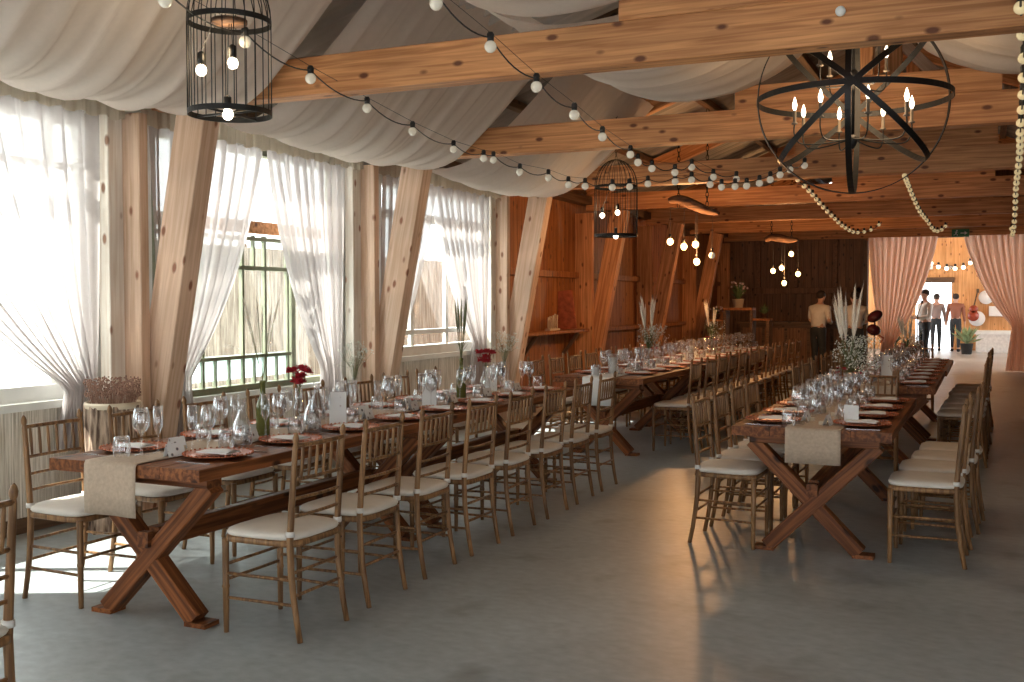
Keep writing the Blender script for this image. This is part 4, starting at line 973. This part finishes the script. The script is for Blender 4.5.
for x, z, r, l in ((.02, 1.58, .2, 'upper'), (-.22, .95, .22, 'lower')):
    tag(MB().lathe([(.001,-.03),(r,-.03),(r*1.03,0),(r,.03),(.001,.02)],26,(x,33.93,z),(0,1,0)).build('hand_drum','paper'), 'round pale drum hanging '+('above right of' if l == 'upper' else 'below')+' the red guitar', 'drum')
tag(MB().cbox(.1,.62,33.86,33.92,1.02,1.32,.02).build('wall_board','paper'), 'pale board hanging right of the red guitar', 'board')
tag(MB().box(-1.85,-1.45,33.9,33.96,2.42,2.54).build('wall_plaque','white'), 'white plaque above the far doorway, left', 'plaque')
tag(MB().box(-1.15,-.88,33.9,33.96,2.42,2.52).build('wall_plaque','steel'), 'grey plaque above the far doorway, right', 'plaque')
t = thing('microphone_stand', 'black microphone stand before the man in white shirt', 'microphone stand', (-1.4, 25.5, 0))
MB().tube([(0,0,0),(0,0,1.15)],.012,6).build('pole','black',t); MB().lathe([(.001,0),(.15,0),(.15,.02),(.001,.03)],16).build('base','black',t); MB().tube([(0,0,1.15),(.08,.1,1.42)],.01,6).build('boom','black',t); MB().ball((.085,.11,1.45),.03,10,8,1.3).build('microphone','black',t)

# ================================================================== PEOPLE
def person(loc, rz, label, shirt, arms='down', h=1.72, lean=0., stride=.0, hair=True, bulk=1.):
    """body grown with a Skin modifier from a jointed skeleton; faces +y before rotation"""
    k = h/1.75; V = []; E = []; RD = []
    def v(p, r, par=None, off=0):
        V.append((p[0]*k, (p[1]+lean*max(0, p[2]-.95))*k, p[2]*k)); RD.append(r*k)
        if par is not None: E.append((par, len(V)-1))
        return len(V)-1
    pel = v((0, 0, .97), .135*bulk); wa = v((0, .0, 1.1), .12*bulk, pel); chs = v((0, .0, 1.27), .145*bulk, wa); up = v((0, -.01, 1.42), .115*bulk, chs)
    nk = v((0, 0, 1.50), .055, up); n2 = v((0, .01, 1.55), .054, nk); hd = v((0, .015, 1.63), .085, n2); h2 = v((0, .012, 1.70), .078, hd)
    nose = v((0, .10, 1.625), .012, hd); ears = [v((s*.088, .01, 1.63), .014, hd) for s in (-1, 1)]
    hands = []
    for s in (-1, 1):
        sh = v((s*.17*bulk, -.01, 1.41), .062*bulk, up)
        if arms == 'down': P = [((s*.235, -.01, 1.13), .045), ((s*.26, .03, .90), .032), ((s*.262, .045, .84), .03)]
        elif arms == 'front': P = [((s*.24, .02, 1.15), .045), ((s*.13, .24, 1.1), .033), ((s*.08, .29, 1.11), .03)]
        else: P = [((s*.27, .03, 1.2), .045), ((s*.16, .2, 1.32), .033), ((s*.12, .24, 1.36), .03)]
        q = sh; ids = []
        for p, r in P: q = v(p, r, q); ids.append(q)
        a = Vector(P[1][0]); b = Vector(P[2][0]); d = (b-a).normalized(); sd = Vector((0, 1, 0)) if arms == 'down' else Vector((0, 0, 1))
        sd = (sd-d*sd.dot(d)).normalized()
        for f in range(4):
            o = sd*(.021-.014*f); l = (.075, .085, .08, .062)[f]
            m1 = v(b+d*.03+o, .0085, q); m2 = v(b+d*(.03+l*.6)+o*1.1, .0075, m1); v(b+d*(.03+l)+o*1.1+Vector((0, .008, 0)), .0065, m2)
        m1 = v(b+sd*.035+d*.005, .009, q); v(b+sd*.045+d*.045, .008, m1)
        hp = v((s*.085, 0, .90), .085*bulk, pel); st = stride*s
        kn = v((s*.10, .03+st*.5, .50), .06, hp); an = v((s*.10, -.01+st, .09), .042, kn); to = v((s*.115, .14+st, .035), .035, an)
    def skin(name, ids, m, grow, parent=None, sub=1):
        mp = {a: i for i, a in enumerate(ids)}
        me = bpy.data.meshes.new(name); me.from_pydata([V[a] for a in ids], [(mp[a], mp[b]) for a, b in E if a in mp and b in mp], [])
        o = bpy.data.objects.new(name, me); COL.objects.link(o); md = o.modifiers.new('skin', 'SKIN')
        for a, i in mp.items():
            r = RD[a]*grow; me.skin_vertices[0].data[i].radius = (r, r)
        me.skin_vertices[0].data[0].use_root = True
        md.use_smooth_shade = True
        sb = o.modifiers.new('sub', 'SUBSURF'); sb.levels = sub; sb.render_levels = sub
        me.materials.append(M[m]); o.parent = parent; return o
    n = len(V); body = skin('person', list(range(n)), 'skin', 1, sub=2)
    per = [i for i in range(n)]
    # index lists for clothes
    arm0 = 11; blk = (n-11)//2
    sh_ids = [0, 1, 2, 3, 4]; tr_ids = [0, 1]
    for s in range(2):
        b0 = 11+s*blk; sh_ids += [b0, b0+1, b0+2]; tr_ids += [b0+blk-4, b0+blk-3, b0+blk-2]
    skin('shirt', sh_ids, shirt, 1.14, body); skin('trousers', tr_ids, 'trousers', 1.13, body)
    for s in range(2):
        a = Vector(V[11+s*blk+blk-2]); b = Vector(V[11+s*blk+blk-1])
        MB().tube([(a.x, a.y-.04, .045), (a.x, a.y, .05), (b.x, b.y, .04), (b.x, b.y+.05, .028)], [.04, .05, .045, .02], 10).build('shoe', 'blackp', body)
    hh = Vector(V[7]); mb = MB(); mb.ball((hh.x, hh.y-.018, hh.z-.01), .096*k, 14, 10, 1.0); mb.build('hair', 'hair', body)
    for s in (-1, 1): MB().ball((s*.03, V[6][1]+.078*k, V[6][2]+.015), .009, 6, 4).build('eye', 'blackp', body)
    body.location = loc; body.rotation_euler = (0, 0, rz)
    return tag(body, label, 'person')
person((-1.27, 26.0, 0), 2.1, 'person in white shirt and dark trousers standing behind the curtain opening', 'shirt', 'front', 1.72, bulk=1.1)
person((-1.30, 33.0, 0), .1, 'person in grey brown shirt walking through the far doorway, left of two', 'greyshirt', 'down', 1.66, stride=.1)
person((-.78, 33.0, 0), -.1, 'person in rust brown shirt walking through the far doorway, right of two', 'brownshirt', 'down', 1.66, stride=-.1, bulk=1.08)
person((-3.0, 21.3, 0), -.5, 'person in white shirt seen from behind at the bar, left of two', 'shirt', 'front', 1.66, lean=.12, bulk=1.15)
person((-2.30, 21.3, 0), .3, 'person in white shirt seen from behind beside the bar, right of two', 'shirt', 'front', 1.64, lean=.1, bulk=1.15)
# serving table with dark top behind the aisle
